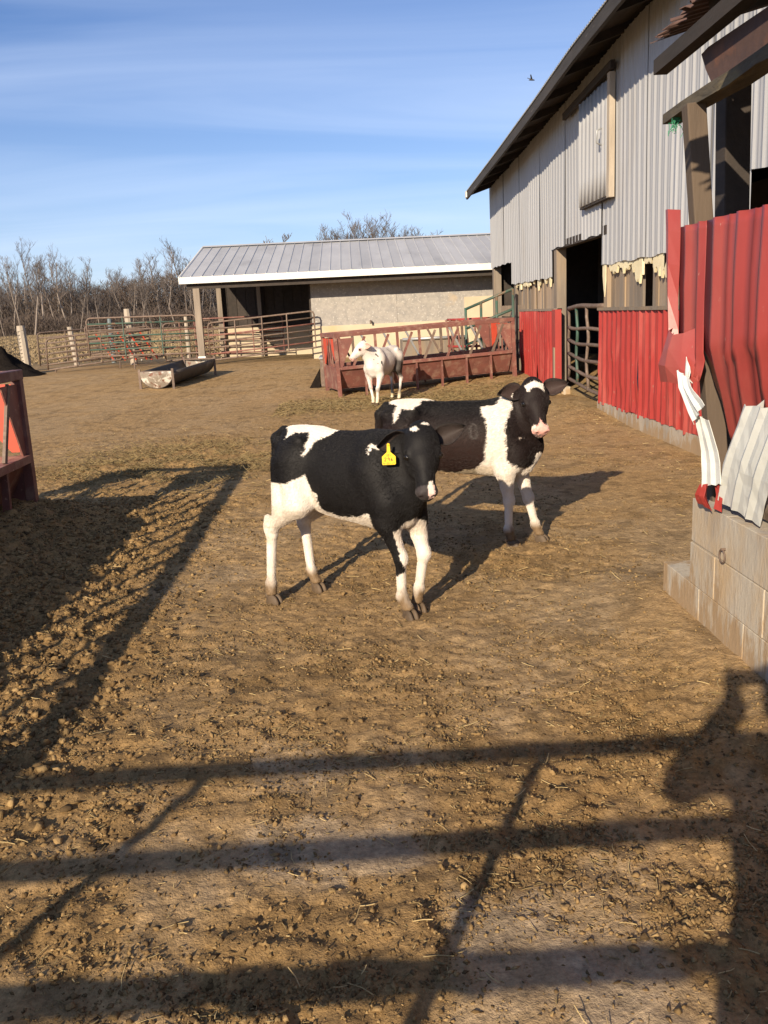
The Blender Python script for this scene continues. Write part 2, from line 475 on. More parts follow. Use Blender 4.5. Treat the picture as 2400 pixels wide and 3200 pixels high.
def grow(a, b, s0, s1):
    out = [a]
    while out[-1] < b:
        t = min(1, max(0, (out[-1] - a) / (b - a)))
        out.append(out[-1] + s0 + (s1 - s0) * t)
    out[-1] = b
    return out
ys = [-60, -30, -15, -8, -4, -2, -.5, .6, 1.2] + grow(1.5, 7.0, .0145, .019)[0:] + grow(7.0, 14, .019, .05)[1:] + grow(14, 32, .05, .16)[1:] + grow(32, 80, .4, 3)[1:] + grow(80, 420, 5, 40)[1:] + [700]
xs = [-700, -400, -250, -160, -110, -80] + grow(-60, -14, 3.5, .5) + grow(-14, -4.6, .25, .04)[1:] + grow(-4.6, 3.7, .0165, .0165)[1:] + grow(3.7, 10, .1, .8)[1:] + grow(10, 60, 2, 10)[1:] + [100, 200, 400, 700]
xs = np.array(xs); ys = np.array(ys)
GX, GY = np.meshgrid(xs, ys)
gh, gr = ground_full(GX.ravel(), GY.ravel())
far_flag = sstep(33, 36, GY.ravel()) * 1.0
gx, gy = GX.ravel(), GY.ravel()
# colour of the dirt itself
tan = np.array([.365, .232, .100]); grey = np.array([.375, .268, .150]); brown = np.array([.195, .124, .053]); hayc = np.array([.25, .172, .075]); field = np.array([.24, .175, .095])
pn = sstep(.42, .60, fbm(gx, gy, .5, 4, 61))
t_r = sstep(.25, .85, gr)[:, None]
c = grey * (1 - .55 * pn[:, None]) + tan * (.55 * pn[:, None])
c = c * (1 - t_r) + (brown * .55 + tan * .45) * t_r
mid = sstep(4.5, 8, gy)[:, None] * sstep(0, 1, .8 + 0 * gx)[:, None] * .55
c = c * (1 - mid) + tan * 1.05 * mid
pale = (sstep(4.2, 2.6, gy) * sstep(.50, .28, gr + .35 * (fbm(gx, gy, .14, 4, 66) - .5)) * (.15 + .5 * sstep(.42, .62, fbm(gx, gy, .30, 4, 67))))[:, None]
c = c * (1 - pale) + np.array([.39, .305, .205]) * pale
hz = (np.exp(-((gx + 2.0) / 1.2) ** 2 - ((gy - 10.3) / 1.6) ** 2) * .75 + .6*np.exp(-((gx - 1.2) / 2.2) ** 2 - ((gy - 15.4) / 1.0) ** 2))[:, None] * sstep(.4, .6, fbm(gx, gy, .4, 3, 71))[:, None]
c = c * (1 - hz) + (hayc*.8) * hz
dk = sstep(.56, .72, fbm(gx, gy, .16, 3, 81))[:, None] * .45
c = c * (1 - dk * .6)
fl = sstep(.48, .62, fbm(gx, gy, .035, 2, 91))[:, None] * .16
c = c * (1 + fl - .05)
ff = sstep(27.5, 30.5, gy + .35 * (gx + 8))[:, None] * (gx < 30)[:, None]
c = c * (1 - ff) + field * (.8 + .4 * fbm(gx, gy, 3, 3, 95))[:, None] * ff
ny, nx = GX.shape
i0 = (np.arange(ny - 1)[:, None] * nx + np.arange(nx - 1)[None, :]).ravel()
GF = np.stack([i0, i0 + 1, i0 + nx + 1, i0 + nx], 1)
ground = mesh_obj('ground', np.stack([gx, gy, gh], 1), GF, 'ground_mat', smooth=True, colors=c)
tag(ground, 'trampled tan dirt and manure of the cattle yard', kind='structure')

# clods of manure lying on the dirt
def ico(sub):
    if sub < 0:      # octahedron for the smallest crumbs
        return np.array([(1, 0, 0), (-1, 0, 0), (0, 1, 0), (0, -1, 0), (0, 0, 1), (0, 0, -1)], np.float32), np.array([(0, 2, 4), (2, 1, 4), (1, 3, 4), (3, 0, 4), (2, 0, 5), (1, 2, 5), (3, 1, 5), (0, 3, 5)], np.int32)
    t = (1 + 5 ** .5) / 2
    v = [(-1, t, 0), (1, t, 0), (-1, -t, 0), (1, -t, 0), (0, -1, t), (0, 1, t), (0, -1, -t), (0, 1, -t), (t, 0, -1), (t, 0, 1), (-t, 0, -1), (-t, 0, 1)]
    f = [(0, 11, 5), (0, 5, 1), (0, 1, 7), (0, 7, 10), (0, 10, 11), (1, 5, 9), (5, 11, 4), (11, 10, 2), (10, 7, 6), (7, 1, 8), (3, 9, 4), (3, 4, 2), (3, 2, 6), (3, 6, 8), (3, 8, 9), (4, 9, 5), (2, 4, 11), (6, 2, 10), (8, 6, 7), (9, 8, 1)]
    v = [Vector(p).normalized() for p in v]
    for _ in range(sub):
        cache = {}; nf = []
        def mid_(a, b):
            k = (min(a, b), max(a, b))
            if k not in cache:
                v.append(((v[a] + v[b]) / 2).normalized()); cache[k] = len(v) - 1
            return cache[k]
        for a, b, c_ in f:
            x, y, z = mid_(a, b), mid_(b, c_), mid_(c_, a)
            nf += [(a, x, z), (b, y, x), (c_, z, y), (x, y, z)]
        f = nf
    return np.array([tuple(p) for p in v], np.float32), np.array(f, np.int32)

def scatter_clods(name, label, n, xr, yr, smin, smax, sub, wfun, cols, seed, sink=.35):
    rs = np.random.RandomState(seed)
    px = rs.uniform(xr[0], xr[1], n * 6); py = yr[0] * (yr[1] / yr[0]) ** rs.uniform(0, 1, n * 6)
    w = wfun(px, py)
    keep = rs.uniform(0, 1, n * 6) < w
    px, py = px[keep][:n], py[keep][:n]
    n = len(px)
    h, r = ground_full(px, py)
    size = smin * (smax / smin) ** (rs.uniform(0, 1, n) ** 2.2)
    bv, bf = ico(sub)
    k = len(bv)
    V = np.repeat(bv[None], n, 0)
    V = V * (1 + rs.uniform(-.55, .55, (n, k, 1)))
    V = V * (size[:, None, None] * rs.uniform(.45, 1.5, (n, 1, 3)))
    V[:, :, 2] *= .75
    a = rs.uniform(0, 6.28, n)[:, None]
    x = V[:, :, 0] * np.cos(a) - V[:, :, 1] * np.sin(a); y = V[:, :, 0] * np.sin(a) + V[:, :, 1] * np.cos(a)
    V = np.stack([x + px[:, None], y + py[:, None], V[:, :, 2] + (h + size * sink * .6)[:, None]], 2)
    F = (bf[None] + (np.arange(n) * k)[:, None, None]).reshape(-1, 3)
    cc = cols[rs.randint(0, len(cols), n)] * rs.uniform(.75, 1.2, (n, 1))
    C = np.repeat(cc[:, None], k, 1).reshape(-1, 3)
    o = mesh_obj(name, V.reshape(-1, 3), F, 'clod_mat', colors=C)
    return tag(o, label, 'manure', kind='stuff')
CC = np.array([[.21, .138, .062], [.165, .106, .048], [.26, .172, .078], [.12, .08, .04], [.30, .205, .095]])
def w_all(x, y): return np.clip(rough_map(x, y) - .05, .06, 1) * (.25 + .75 * sstep(.42, .58, fbm(x, y, .3, 3, 5)))
def w_strip(x, y): return np.exp(-((x + 1.95 + .05 * (y - 5)) / .62) ** 2) * sstep(2.0, 3.0, y) * sstep(9.0, 7.2, y)
scatter_clods('manure_crumbs', 'small crumbs of dry manure strewn over the yard', 120000, (-4.2, 3.4), (1.6, 14), .003, .0105, -1, w_all, CC, 5)
scatter_clods('manure_clods', 'loose clods of manure near the foreground', 2200, (-2.6, 2.2), (1.6, 8), .004, .012, 1, w_all, CC, 6)
scatter_clods('manure_heap_clods', 'lumpy manure clods heaped beside the red feeder at left', 18000, (-3.2, -.6), (2.0, 9), .004, .019, 0, w_strip, CC, 8, .2)

def scatter_straw(name, label, n, xr, yr, lmin, lmax, wfun, mat, seed, lift=.004, tilt=.35):
    rs = np.random.RandomState(seed)
    px = rs.uniform(xr[0], xr[1], n * 5); py = yr[0] * (yr[1] / yr[0]) ** rs.uniform(0, 1, n * 5)
    keep = rs.uniform(0, 1, n * 5) < wfun(px, py)
    px, py = px[keep][:n], py[keep][:n]; n = len(px)
    h, r = ground_full(px, py)
    L_ = lmin * (lmax / lmin) ** (rs.uniform(0, 1, n) ** 1.8)
    a = rs.uniform(0, 6.28, n); ti = rs.uniform(-tilt, tilt, n)
    d = np.stack([np.cos(a) * np.cos(ti), np.sin(a) * np.cos(ti), np.sin(ti)], 1)
    s = np.stack([-np.sin(a), np.cos(a), 0 * a], 1)
    w = rs.uniform(.0009, .0022, n)[:, None] * (1 + .12 * np.maximum(py - 3, 0))[:, None]
    c0 = np.stack([px, py, h + lift + np.abs(np.sin(ti)) * L_ / 2], 1)
    ring = [s * w, -s * w * .5 + np.array([0, 0, 1]) * w, -s * w * .5 - np.array([0, 0, 1]) * w]
    V = []
    for e_, bend in ((-.5, 0), (0, .06), (.5, 0)):
        for q in ring:
            V.append(c0 + d * (L_[:, None] * e_) + q + s * (L_[:, None] * bend))
    V = np.stack(V, 1)
    bf = np.array([(i * 3 + j, i * 3 + (j + 1) % 3, (i + 1) * 3 + (j + 1) % 3, (i + 1) * 3 + j) for i in range(2) for j in range(3)])
    F = (bf[None] + (np.arange(n) * 9)[:, None, None]).reshape(-1, 4)
    o = mesh_obj(name, V.reshape(-1, 3), F, mat)
    return tag(o, label, 'straw', kind='stuff')
scatter_straw('straw_bits', 'pale bits of straw scattered on the dirt', 2600, (-4, 3.4), (1.6, 14), .012, .085, lambda x, y: .5 + 0 * x, 'straw', 15)
scatter_straw('dark_stems', 'short stems and chaff mixed into the dirt', 14000, (-4, 3.4), (1.6, 10), .006, .035, w_all, 'hay', 16)
scatter_straw('spilled_hay', 'spilled greenish hay on the ground beyond the left feeder', 9000, (-4.6, .4), (8, 13), .03, .14,
              lambda x, y: np.exp(-((x + 2.0) / 1.15) ** 2 - ((y - 10.3) / 1.3) ** 2) * sstep(.3, .6, fbm(x, y, .4, 3, 71)), 'hay', 17, .01, .6)
scatter_straw('feeder_litter', 'trampled hay litter in front of the long red feeder', 4500, (-1.4, 3.3), (14, 18), .04, .16,
              lambda x, y: np.exp(-((y - 15.9 - .2 * x) / .9) ** 2) * .8, 'hay', 18, .01, .5)
#@@STRUCT
# ------------------------------------------------------------------ sheet metal
def ribs(W, p, wr, d, x0=0.0):
    out = [(0.0, 0.0)]
    s = x0
    while s + wr < W:
        if s > out[-1][0] + 1e-4: out.append((s, 0.0))
        out += [(s + wr * .28, d), (s + wr * .72, d), (s + wr, 0.0)]
        mid = s + wr + (p - wr) * .5
        if mid + .02 < W and p > .18:
            out += [(mid - .012, 0.0), (mid, d * .35), (mid + .012, 0.0)]
        s += p
    if W > out[-1][0] + 1e-4: out.append((W, 0.0))
    return out

def sheet(name, parent, mat, P0, A, U, Nn, prof, z0, z1, rows=2, dent=None, thick=.0, zs=None):
    """corrugated sheet: profile along A, height along U between z0(s) and z1(s), ribs along Nn"""
    P0, A, U, Nn = np.array(P0, float), np.array(A, float), np.array(U, float), np.array(Nn, float)
    prof = np.array(prof); n = len(prof)
    ss, dd = prof[:, 0], prof[:, 1]
    t = np.linspace(0, 1, rows + 1)
    a = np.array([z0(s) if callable(z0) else z0 for s in ss]); b = np.array([z1(s) if callable(z1) else z1 for s in ss])
    Z = a[:, None] + (b - a)[:, None] * t[None]
    S = np.repeat(ss[:, None], rows + 1, 1)
    D = np.repeat(dd[:, None], rows + 1, 1)
    if dent is not None:
        dn, ds = dent(S, Z)
        D = D + dn; S = S + ds
    V = P0 + S[..., None] * A + Z[..., None] * U + D[..., None] * Nn
    V = V.reshape(-1, 3)
    k = rows + 1
    i0 = (np.arange(n - 1)[:, None] * k + np.arange(rows)[None]).ravel()
    F = np.stack([i0, i0 + k, i0 + k + 1, i0 + 1], 1)
    # face normals toward Nn
    nn = np.cross(V[F[0, 1]] - V[F[0, 0]], V[F[0, 3]] - V[F[0, 0]])
    if nn @ Nn < 0: F = F[:, ::-1].copy()
    o = mesh_obj(name, V, F, mat, parent)
    if thick:
        md = o.modifiers.new('thickness', 'SOLIDIFY'); md.thickness = thick; md.offset = -1
    return o

# ------------------------------------------------------------------ barn
BX = 3.55
barn = empty('barn', (BX, 13, 0), label='tall barn with grey corrugated upper siding and red metal lower panels', cat='barn')
def eave_z(y):
    return float(np.interp(y, [2, 10.3, 12.2, 14.5, 18, 22.9], [4.80, 4.76, 4.72, 4.61, 4.48, 4.33]))
def bot_z(y):
    if y > 19.95: return 2.53
    if y > 16.0: return 2.05
    if y > 12.8: return 2.52
    if y > 8.08: return 2.09
    return 2.645
edges = [22.9, 21.9, 20.9, 19.95, 18.95, 17.95, 16.95, 16.0, 15.0, 13.9, 12.8, 11.85, 10.9, 9.95, 9.0, 8.08, 7.2, 6.3, 5.4, 4.5, 3.6, 2.7, 1.8]
for i in range(len(edges) - 1):
    ya, yb = edges[i], edges[i + 1]; W = ya - yb
    ymid = (ya + yb) / 2
    zb = bot_z(ymid)
    ph = rnd.uniform(0, 6)
    def z0(s, zb=zb, ph=ph, ya=ya): return zb + .012 * math.sin(s * 9 + ph)
    def z1(s, ya=ya): return eave_z(ya - s) + .10
    def dent(S, Z, ph=ph): return .006 * np.sin(S * 2.1 + Z * 1.3 + ph), 0 * S
    sheet('siding_sheet', barn, 'siding_grey', (BX - .012 * (i % 2), ya + .03, 0), (0, -1, 0), (0, 0, 1), (-1, 0, 0),
          ribs(W + .03, .2, .045, .015, .05 + .02 * (i % 3)), z0, z1, 8, dent)
ya_ = [22.85, 18, 14.5, 12.2, 10.3, 1.9]
for y0, y1 in zip(ya_[:-1], ya_[1:]):
    MB().prism([(BX + .03, y0, 2.66), (BX + .03, y1, 2.66), (BX + .03, y1, eave_z(y1) + .06), (BX + .03, y0, eave_z(y0) + .06)], (.02, 0, 0)).build('wall_backing', 'wood_dark', barn)
# red lower panels
def red_panel(ya, yb, zb, zt, seed, leftlift=0):
    W = ya - yb
    rr = random.Random(seed)
    e = [ya]
    while e[-1] - .9 > yb + .3: e.append(e[-1] - .9)
    e.append(yb)
    for i in range(len(e) - 1):
        W = e[i] - e[i + 1]; ph = rr.uniform(0, 6)
        def dent(S, Z, ph=ph, y0=e[i]):
            f = fbm(S * 1.0 + y0 * 3.1 + ph, Z, .35, 3, seed)
            low = np.clip(1 - (Z - zb) / 1.0, 0, 1)
            return (f - .5) * .055 * (.3 + low), (fbm(S + ph * 7, Z, .5, 2, seed + 5) - .5) * .018
        sheet('red_sheet', barn, 'siding_red', (BX - .03 - .014 * (i % 2), e[i], 0), (0, -1, 0), (0, 0, 1), (-1, 0, 0),
              ribs(W + .02, .225, .055, .028, .04), lambda s: zb + .02 * math.sin(s * 5 + ph) + rr.uniform(-.012, .012), lambda s: zt + rr.uniform(-.004, .004), 14, dent)
red_panel(18.9, 15.42, .16, 1.47, 41)
red_panel(12.8, 6.2, .18, 1.47, 42)
MB().box((BX - .09, 15.38, .14), (BX + .02, 15.62, 1.5)).build('corner_trim', 'siding_red', barn)
MB().box((BX - .07, 6.2, 1.475), (BX + .09, 12.80, 1.515)).build('ledger_board', 'wood_grey', barn)
MB().box((BX - .05, 15.64, 1.475), (BX + .09, 18.9, 1.515)).build('ledger_board', 'wood_grey', barn)
# foundation
for ya, yb in ((22.9, 15.5), (12.85, 1.5)):
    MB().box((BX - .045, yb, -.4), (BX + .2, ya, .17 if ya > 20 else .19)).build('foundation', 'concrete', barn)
# vertical boards behind the torn insulation
for y0, y1 in ((16.02, 19.6), (6.4, 12.7)):
    y = y0
    while y < y1:
        w = rnd.uniform(.17, .34)
        if rnd.random() < .86:
            ztop = rnd.uniform(1.9, 2.32) if rnd.random() < .7 else 2.4
            MB().box((BX + .055 + rnd.uniform(0, .03), y, 1.2), (BX + .095, min(y + w - .015, y1 + .1), ztop)).build('wall_board', rnd.choice(['wood_tan', 'wood_tan', 'wood_grey']), barn)
        y += w
for k in range(4):
    MB().box((BX + .06, 18.95, .55 + .27 * k), (BX + .10, 21.9, .55 + .27 * k + .245)).build('wall_board', 'wood_tan' if k % 2 else 'wood_grey', barn)
# posts
for (y0, y1, x0, x1, zt, mtl) in ((22.6, 22.82, BX + .01, BX + .2, 2.75, 'wood_grey'), (15.64, 15.86, BX + .0, BX + .17, 2.6, 'wood_grey'), (12.60, 12.78, BX + .02, BX + .2, 2.6, 'wood_grey'),
                                  (19.7, 19.88, BX + .02, BX + .2, 2.5, 'wood_grey'), (9.3, 9.48, BX + .1, BX + .28, 2.5, 'wood_tan')):
    MB().box((x0, y0, -.1), (x1, y1, zt)).build('post', mtl, barn, bevel=.008)
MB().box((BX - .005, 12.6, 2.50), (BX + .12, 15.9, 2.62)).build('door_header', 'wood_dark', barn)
MB().box((BX - .10, 15.40, .1), (BX + .0, 15.52, .86)).build('door_jamb', 'wood_grey', barn)
# torn insulation hanging under the siding
def foam_piece(yc, w, drop, ztop):
    n = max(3, int(w / .05)); pts = []
    for k in range(n + 1):
        y = yc - w / 2 + w * k / n
        z = ztop - 1.25 * drop * (.25 + .75 * rnd.random()) * (1 - .5 * abs(2 * k / n - 1))
        pts.append((BX + .012, y, z))
    pts += [(BX + .012, yc + w / 2, ztop + .06), (BX + .012, yc - w / 2, ztop + .06)]
    MB().prism(pts, (.03, 0, 0)).build('insulation_scrap', 'foam', barn)
for yc, w, d in ((12.74, .16, .42), (12.25, .5, .13), (11.75, .5, .16), (11.28, .42, .34), (10.85, .3, .11), (10.45, .45, .30), (10.08, .42, .44), (9.72, .24, .24), (9.4, .3, .14), (8.9, .4, .2)):
    foam_piece(yc, w, d, 2.09)
for yc, w, d in ((19.5, .26, .08), (19.1, .16, .22), (18.6, .42, .14), (18.2, .3, .18), (17.7, .12, .06), (17.2, .24, .25), (16.6, .2, .08), (16.25, .14, .16)):
    foam_piece(yc, w, d, 2.05)
# loft door in the grey siding
ld = empty('loft_door_anchor', (0, 0, 0)); bpy.data.objects.remove(ld)
def _d(S, Z): return .004 * np.sin(S * 5 + Z * 2), 0 * S
ldo = sheet('loft_door', barn, 'siding_grey', (BX - .10, 13.68, 0), (0, -1, 0), (0, 0, 1), (-1, 0, 0), ribs(1.42, .2, .045, .022, .03), 2.96, 4.38, 4, _d, .01)
MB().box((BX - .098, 12.25, 2.93), (BX - .03, 13.68, 2.955)).build('door_bottom_rail', 'wood_dark', ldo)
MB().box((BX - .09, 13.62, 2.96), (BX - .02, 13.68, 4.36)).build('door_edge', 'wood_dark', ldo)
MB().tube([(BX - .13, 12.42, 3.62), (BX - .19, 12.42, 3.65), (BX - .19, 12.42, 3.80), (BX - .13, 12.42, 3.83)], .012, 6).build('handle', 'galv', ldo, smooth=True)
MB().box((BX - .11, 12.12, 2.93), (BX - .035, 12.235, 4.45)).build('door_trim', 'post_pale', barn)
MB().beam((BX - .09, 14.68, 4.42), (BX - .09, 12.05, 4.52), .06, .10).build('door_track', 'wood_dark', barn)
# roof, eave and interior
SL = .32
for i in range(24):
    y0 = 23.05 - .9 * i
    y1 = y0 - .92
    V = []; prof = ribs(.92, .08, .045, .022, .01)
    def z1f(s): return 0
    P = []
    for s, d in prof:
        y = y0 - s
        for X in (2.96, 10.5):
            P.append((X, y, eave_z(y) + .06 + (X - 3.0) * SL + d))
    F = [(2 * k, 2 * k + 2, 2 * k + 3, 2 * k + 1) for k in range(len(prof) - 1)]
    mesh_obj('roof_sheet', P, F, 'galv', barn)
ye = [23.05, 18, 14.5, 12.2, 10.3, 2.0]
for a, b in zip(ye[:-1], ye[1:]):
    MB().beam((3.0, a, eave_z(a) - .03), (3.0, b, eave_z(b) - .03), .045, .17).build('fascia_board', 'roof_edge', barn)
    P = [(3.0, a, eave_z(a) + .045), (3.0, b, eave_z(b) + .045), (10.5, b, eave_z(b) + .045 + 7.5 * SL), (10.5, a, eave_z(a) + .045 + 7.5 * SL)]
    MB().prism(P, (0, 0, -.03)).build('roof_deck', 'wood_dark', barn)
y = 22.6
while y > 2.2:
    MB().beam((3.03, y, eave_z(y) - .02), (3.7, y, eave_z(y) - .02 + .67 * SL), .05, .12).build('rafter_tail', 'wood_dark', barn)
    y -= 1.2
MB().box((2.955, 22.86, 4.25), (3.03, 23.06, 4.40)).build('eave_cap', 'white_trim', barn)
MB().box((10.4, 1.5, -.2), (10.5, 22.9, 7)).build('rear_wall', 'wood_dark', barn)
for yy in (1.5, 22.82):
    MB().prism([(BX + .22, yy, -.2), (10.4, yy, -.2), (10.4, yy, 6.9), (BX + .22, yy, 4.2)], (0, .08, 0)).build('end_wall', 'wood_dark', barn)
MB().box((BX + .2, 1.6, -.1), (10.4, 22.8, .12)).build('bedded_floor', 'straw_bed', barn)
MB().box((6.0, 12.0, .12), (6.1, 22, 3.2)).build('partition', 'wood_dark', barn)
for k in range(5):
    MB().box((5.2, 12.9 + .55 * k, .12), (5.25, 13.35 + .55 * k, 1.2 + .1 * (k % 2))).build('stall_board', 'wood_tan', barn)

# blue tub inside the doorway
tub = MB()
n = 20
for rr_, z in ((.34, .12), (.42, .62), (.39, .62), (.31, .16)):
    for j in range(n):
        t = 2 * math.pi * j / n
        tub.v.append((4.35 + rr_ * math.cos(t) * .8, 13.15 + rr_ * math.sin(t) * 1.3, z))
for k in range(3):
    for j in range(n):
        tub.f.append((k * n + j, k * n + (j + 1) % n, (k + 1) * n + (j + 1) % n, (k + 1) * n + j))
tub.f.append(tuple(3 * n + j for j in range(n)))
tag(tub.build('water_tub', 'teal_plastic', smooth=True), 'turquoise plastic tub inside the barn doorway behind the rusty gate', 'tub')

# rusty bent gate in the doorway
bg_ = empty('doorway_gate', (BX + .05, 14.1, .2), label='bent rusty pipe gate with crossed straps in the barn doorway', cat='gate')
def sag(y, z):
    t = (15.15 - y) / 2.35
    return (BX + .09 - .10 * math.sin(t * 2.6), y, z - .10 * t * (1.2 - z) - .012 * math.sin(t * 7 + z * 5))
for k, z in enumerate((1.52, 1.20, .98, .76, .55, .36)):
    MB().tube([sag(15.15 - 2.35 * i / 10, z) for i in range(11)], .028 if k else .036, 8).build('rail', 'rusty_steel', bg_, smooth=True)
for y in (15.12, 14.25, 13.55, 12.85):
    MB().tube([sag(y + .06 * math.sin(i * 1.3 + y), 1.50 - 1.15 * i / 8) for i in range(9)], .026, 6).build('upright', 'rusty_steel' if y != 14.25 else 'green_paint', bg_, smooth=True)

# ------------------------------------------------------------------ lean-to beside the camera
lt = empty('lean_to', (1.75, 3.2, 0), label='collapsing lean-to with torn red metal sheets on wooden posts, at right', cat='shed')
LX = 1.61
bw = empty('block_wall', (1.75, 3.0, 0), label='low grey concrete block wall under the torn red sheets', cat='wall')
rb = random.Random(5)
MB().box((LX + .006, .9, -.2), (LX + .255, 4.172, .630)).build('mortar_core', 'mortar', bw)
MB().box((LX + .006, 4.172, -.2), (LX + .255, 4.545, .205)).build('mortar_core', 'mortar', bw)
for cz, (z0, z1, yend, off) in enumerate(((-.12, .212, 4.56, 0), (.219, .425, 4.18, .2), (.432, .642, 4.18, .09))):
    y = yend
    first = True
    while y > .9:
        ln = (.5 - off if first and off else .5); first = False
        yb = max(.9, y - ln)
        j = rb.uniform(-.002, .003)
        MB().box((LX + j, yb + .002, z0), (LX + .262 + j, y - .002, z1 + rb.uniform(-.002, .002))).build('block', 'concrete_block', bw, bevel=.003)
        y = yb
# tie ring on the wall
V = []; nmaj, nmin = 22, 8
ringmb = MB()
P = [(LX - .014, 3.77 + .030 * math.cos(2 * math.pi * k / nmaj), .462 + .030 * math.sin(2 * math.pi * k / nmaj)) for k in range(nmaj + 1)]
ringmb.tube(P, .0042, 7, cap=False)
rgo = empty('tie_ring', (LX, 3.77, .455), label='round iron tie ring on the concrete block wall', cat='ring')
ringmb.build('ring', 'rusty_steel', rgo, smooth=True)
MB().tube([(LX + .02, 3.77, .494), (LX - .020, 3.77, .494)], .006, 8).build('staple', 'rusty_steel', rgo)
# posts
MB().beam((1.715, 4.11, .63), (1.575, 4.21, 2.44), .088, .075, up=(0, 1, 0)).build('post', 'post_wood', lt, bevel=.006)
MB().beam((2.03, 4.72, .0), (1.965, 4.72, 2.62), .13, .13, up=(0, 1, 0)).build('post', 'wood_dark', lt, bevel=.006)  # shade on this post is partly put into its dark wood colour
MB().beam((2.62, 4.95, 0), (2.60, 4.95, 2.7), .1, .1, up=(0, 1, 0)).build('post', 'post_wood', lt, bevel=.006)
# rotten top plate
pl = MB()
kk = 14
for i in range(kk):
    y = 4.62 - 3.4 * i / (kk - 1); a = .042 + .016 * rb.random(); b_ = .028 + .022 * rb.random() * (i < 7)
    zc = 2.46 + (0.012 * rb.random() if i < 5 else .02)
    for (sx, sz) in ((-1, -1), (1, -1), (1, .7), (.3, 1), (-.5, .9), (-1, .5)):
        pl.v.append((1.62 + sx * a, y, zc + sz * b_))
for i in range(kk - 1):
    for j in range(6):
        pl.f.append((i * 6 + j, i * 6 + (j + 1) % 6, (i + 1) * 6 + (j + 1) % 6, (i + 1) * 6 + j))
pl.f.append((5, 4, 3, 2, 1, 0)); pl.f.append(tuple((kk - 1) * 6 + j for j in range(6)))
pl.build('top_plate', 'wood_rotten', lt)
MB().beam((1.64, 4.86, 2.75), (1.62, 1.2, 2.80), .07, .07).build('eave_beam', 'wood_dark', lt)
for y in (4.3, 3.5, 2.7, 1.9):
    MB().beam((1.68, y, 2.845), (3.5, y, 3.30), .05, .10).build('rafter', 'wood_dark', lt)
# rusty roof sheets
prf = ribs(.86, .07, .045, .016, .005)
def roofs(y0, x0, x1, zlift, mtl, seed):
    r_ = random.Random(seed); P = []
    for s, d in prf:
        y = y0 - s; xe = x0 + r_.uniform(-.05, .05)
        for t in np.linspace(0, 1, 6):
            X = xe + (x1 - xe) * t
            P.append((X, y, 2.855 + (X - 1.5) * .25 + d + zlift + .02 * math.sin(y * 3 + X * 2)))
    k = 6
    F = [(i * k + j, (i + 1) * k + j, (i + 1) * k + j + 1, i * k + j + 1) for i in range(len(prf) - 1) for j in range(5)]
    o = mesh_obj('roof_sheet', P, F, mtl, lt)
    md = o.modifiers.new('t', 'SOLIDIFY'); md.thickness = .004
roofs(4.80, 1.60, 3.46, .0, 'rust_sheet', 1)
roofs(3.98, 1.56, 3.46, .01, 'rust_sheet', 2)
roofs(3.14, 1.0, 3.46, .0, 'rust_sheet', 3)  # unseen near sheet, edge pushed out over the yard to shade the posts
roofs(2.30, 1.0, 3.46, .01, 'rust_sheet', 4)  # also unseen, same added overhang for post shade
# hanging rusty flap
MB().prism([(1.69, 4.44, 2.70), (1.69, 4.38, 2.62), (1.69, 4.29, 2.53), (1.69, 4.22, 2.535), (1.69, 4.02, 2.52), (1.69, 3.4, 2.54), (1.69, 2.4, 2.5), (1.69, 2.4, 2.68), (1.69, 3.6, 2.69), (1.69, 4.36, 2.71)], (.004, 0, 0)).build('hanging_sheet', 'rust_sheet', lt)
# near red sheets
def near_dent(seed, push=0.0, y0=4.3):
    def f(S, Z):
        kink = 1.36 + .12 * (fbm(S + y0, 0 * S + seed, .22, 2, seed) - .5)
        low = np.clip((kink - Z) / .6, 0, 1)
        crease = np.abs(fbm(S * 1.3 + y0, Z * .8 + S * .5, .30, 2, seed + 3) - .5)
        wav = (fbm(S + y0, Z, .8, 2, seed + 7) - .5) * .03
        return wav - push * low - crease * .05 * (.25 + 1.2 * (low > 0)), -.10 * low
    return f
rag = random.Random(3)
def jag(base, amp): return lambda s: base + rag.uniform(-amp, amp)
s1 = sheet('red_sheet', lt, 'siding_red_near', (LX - .05, 4.30, 0), (0, -1, 0), (0, 0, 1), (-1, 0, 0), ribs(.32, .16, .05, .02, .10), jag(1.235, .02), jag(1.92, .002), 22, near_dent(70, -.05), .003)
s2 = sheet('red_sheet', lt, 'siding_red_near', (LX - .045, 4.0, 0), (0, -1, 0), (0, 0, 1), (-1, 0, 0), ribs(.92, .225, .06, .024, .13),
           lambda s: (1.22 - 1.5 * s if s < .25 else .845 - .25 * (s - .25)) + rag.uniform(-.012, .012), jag(1.92, .002), 26, near_dent(71, .16, 3.9), .003)
s3 = sheet('red_sheet', lt, 'siding_red_near', (LX - .055, 3.1, 0), (0, -1, 0), (0, 0, 1), (-1, 0, 0), ribs(.9, .225, .06, .024, .1), jag(.75, .02), jag(1.93, .002), 20, near_dent(72, .1, 3.0), .003)
s4 = sheet('red_sheet', lt, 'siding_red_near', (LX - .055, 2.22, 0), (0, -1, 0), (0, 0, 1), (-1, 0, 0), ribs(.9, .225, .06, .024, .1), jag(.7, .02), jag(1.93, .002), 20, near_dent(73, .05, 2.2), .003)
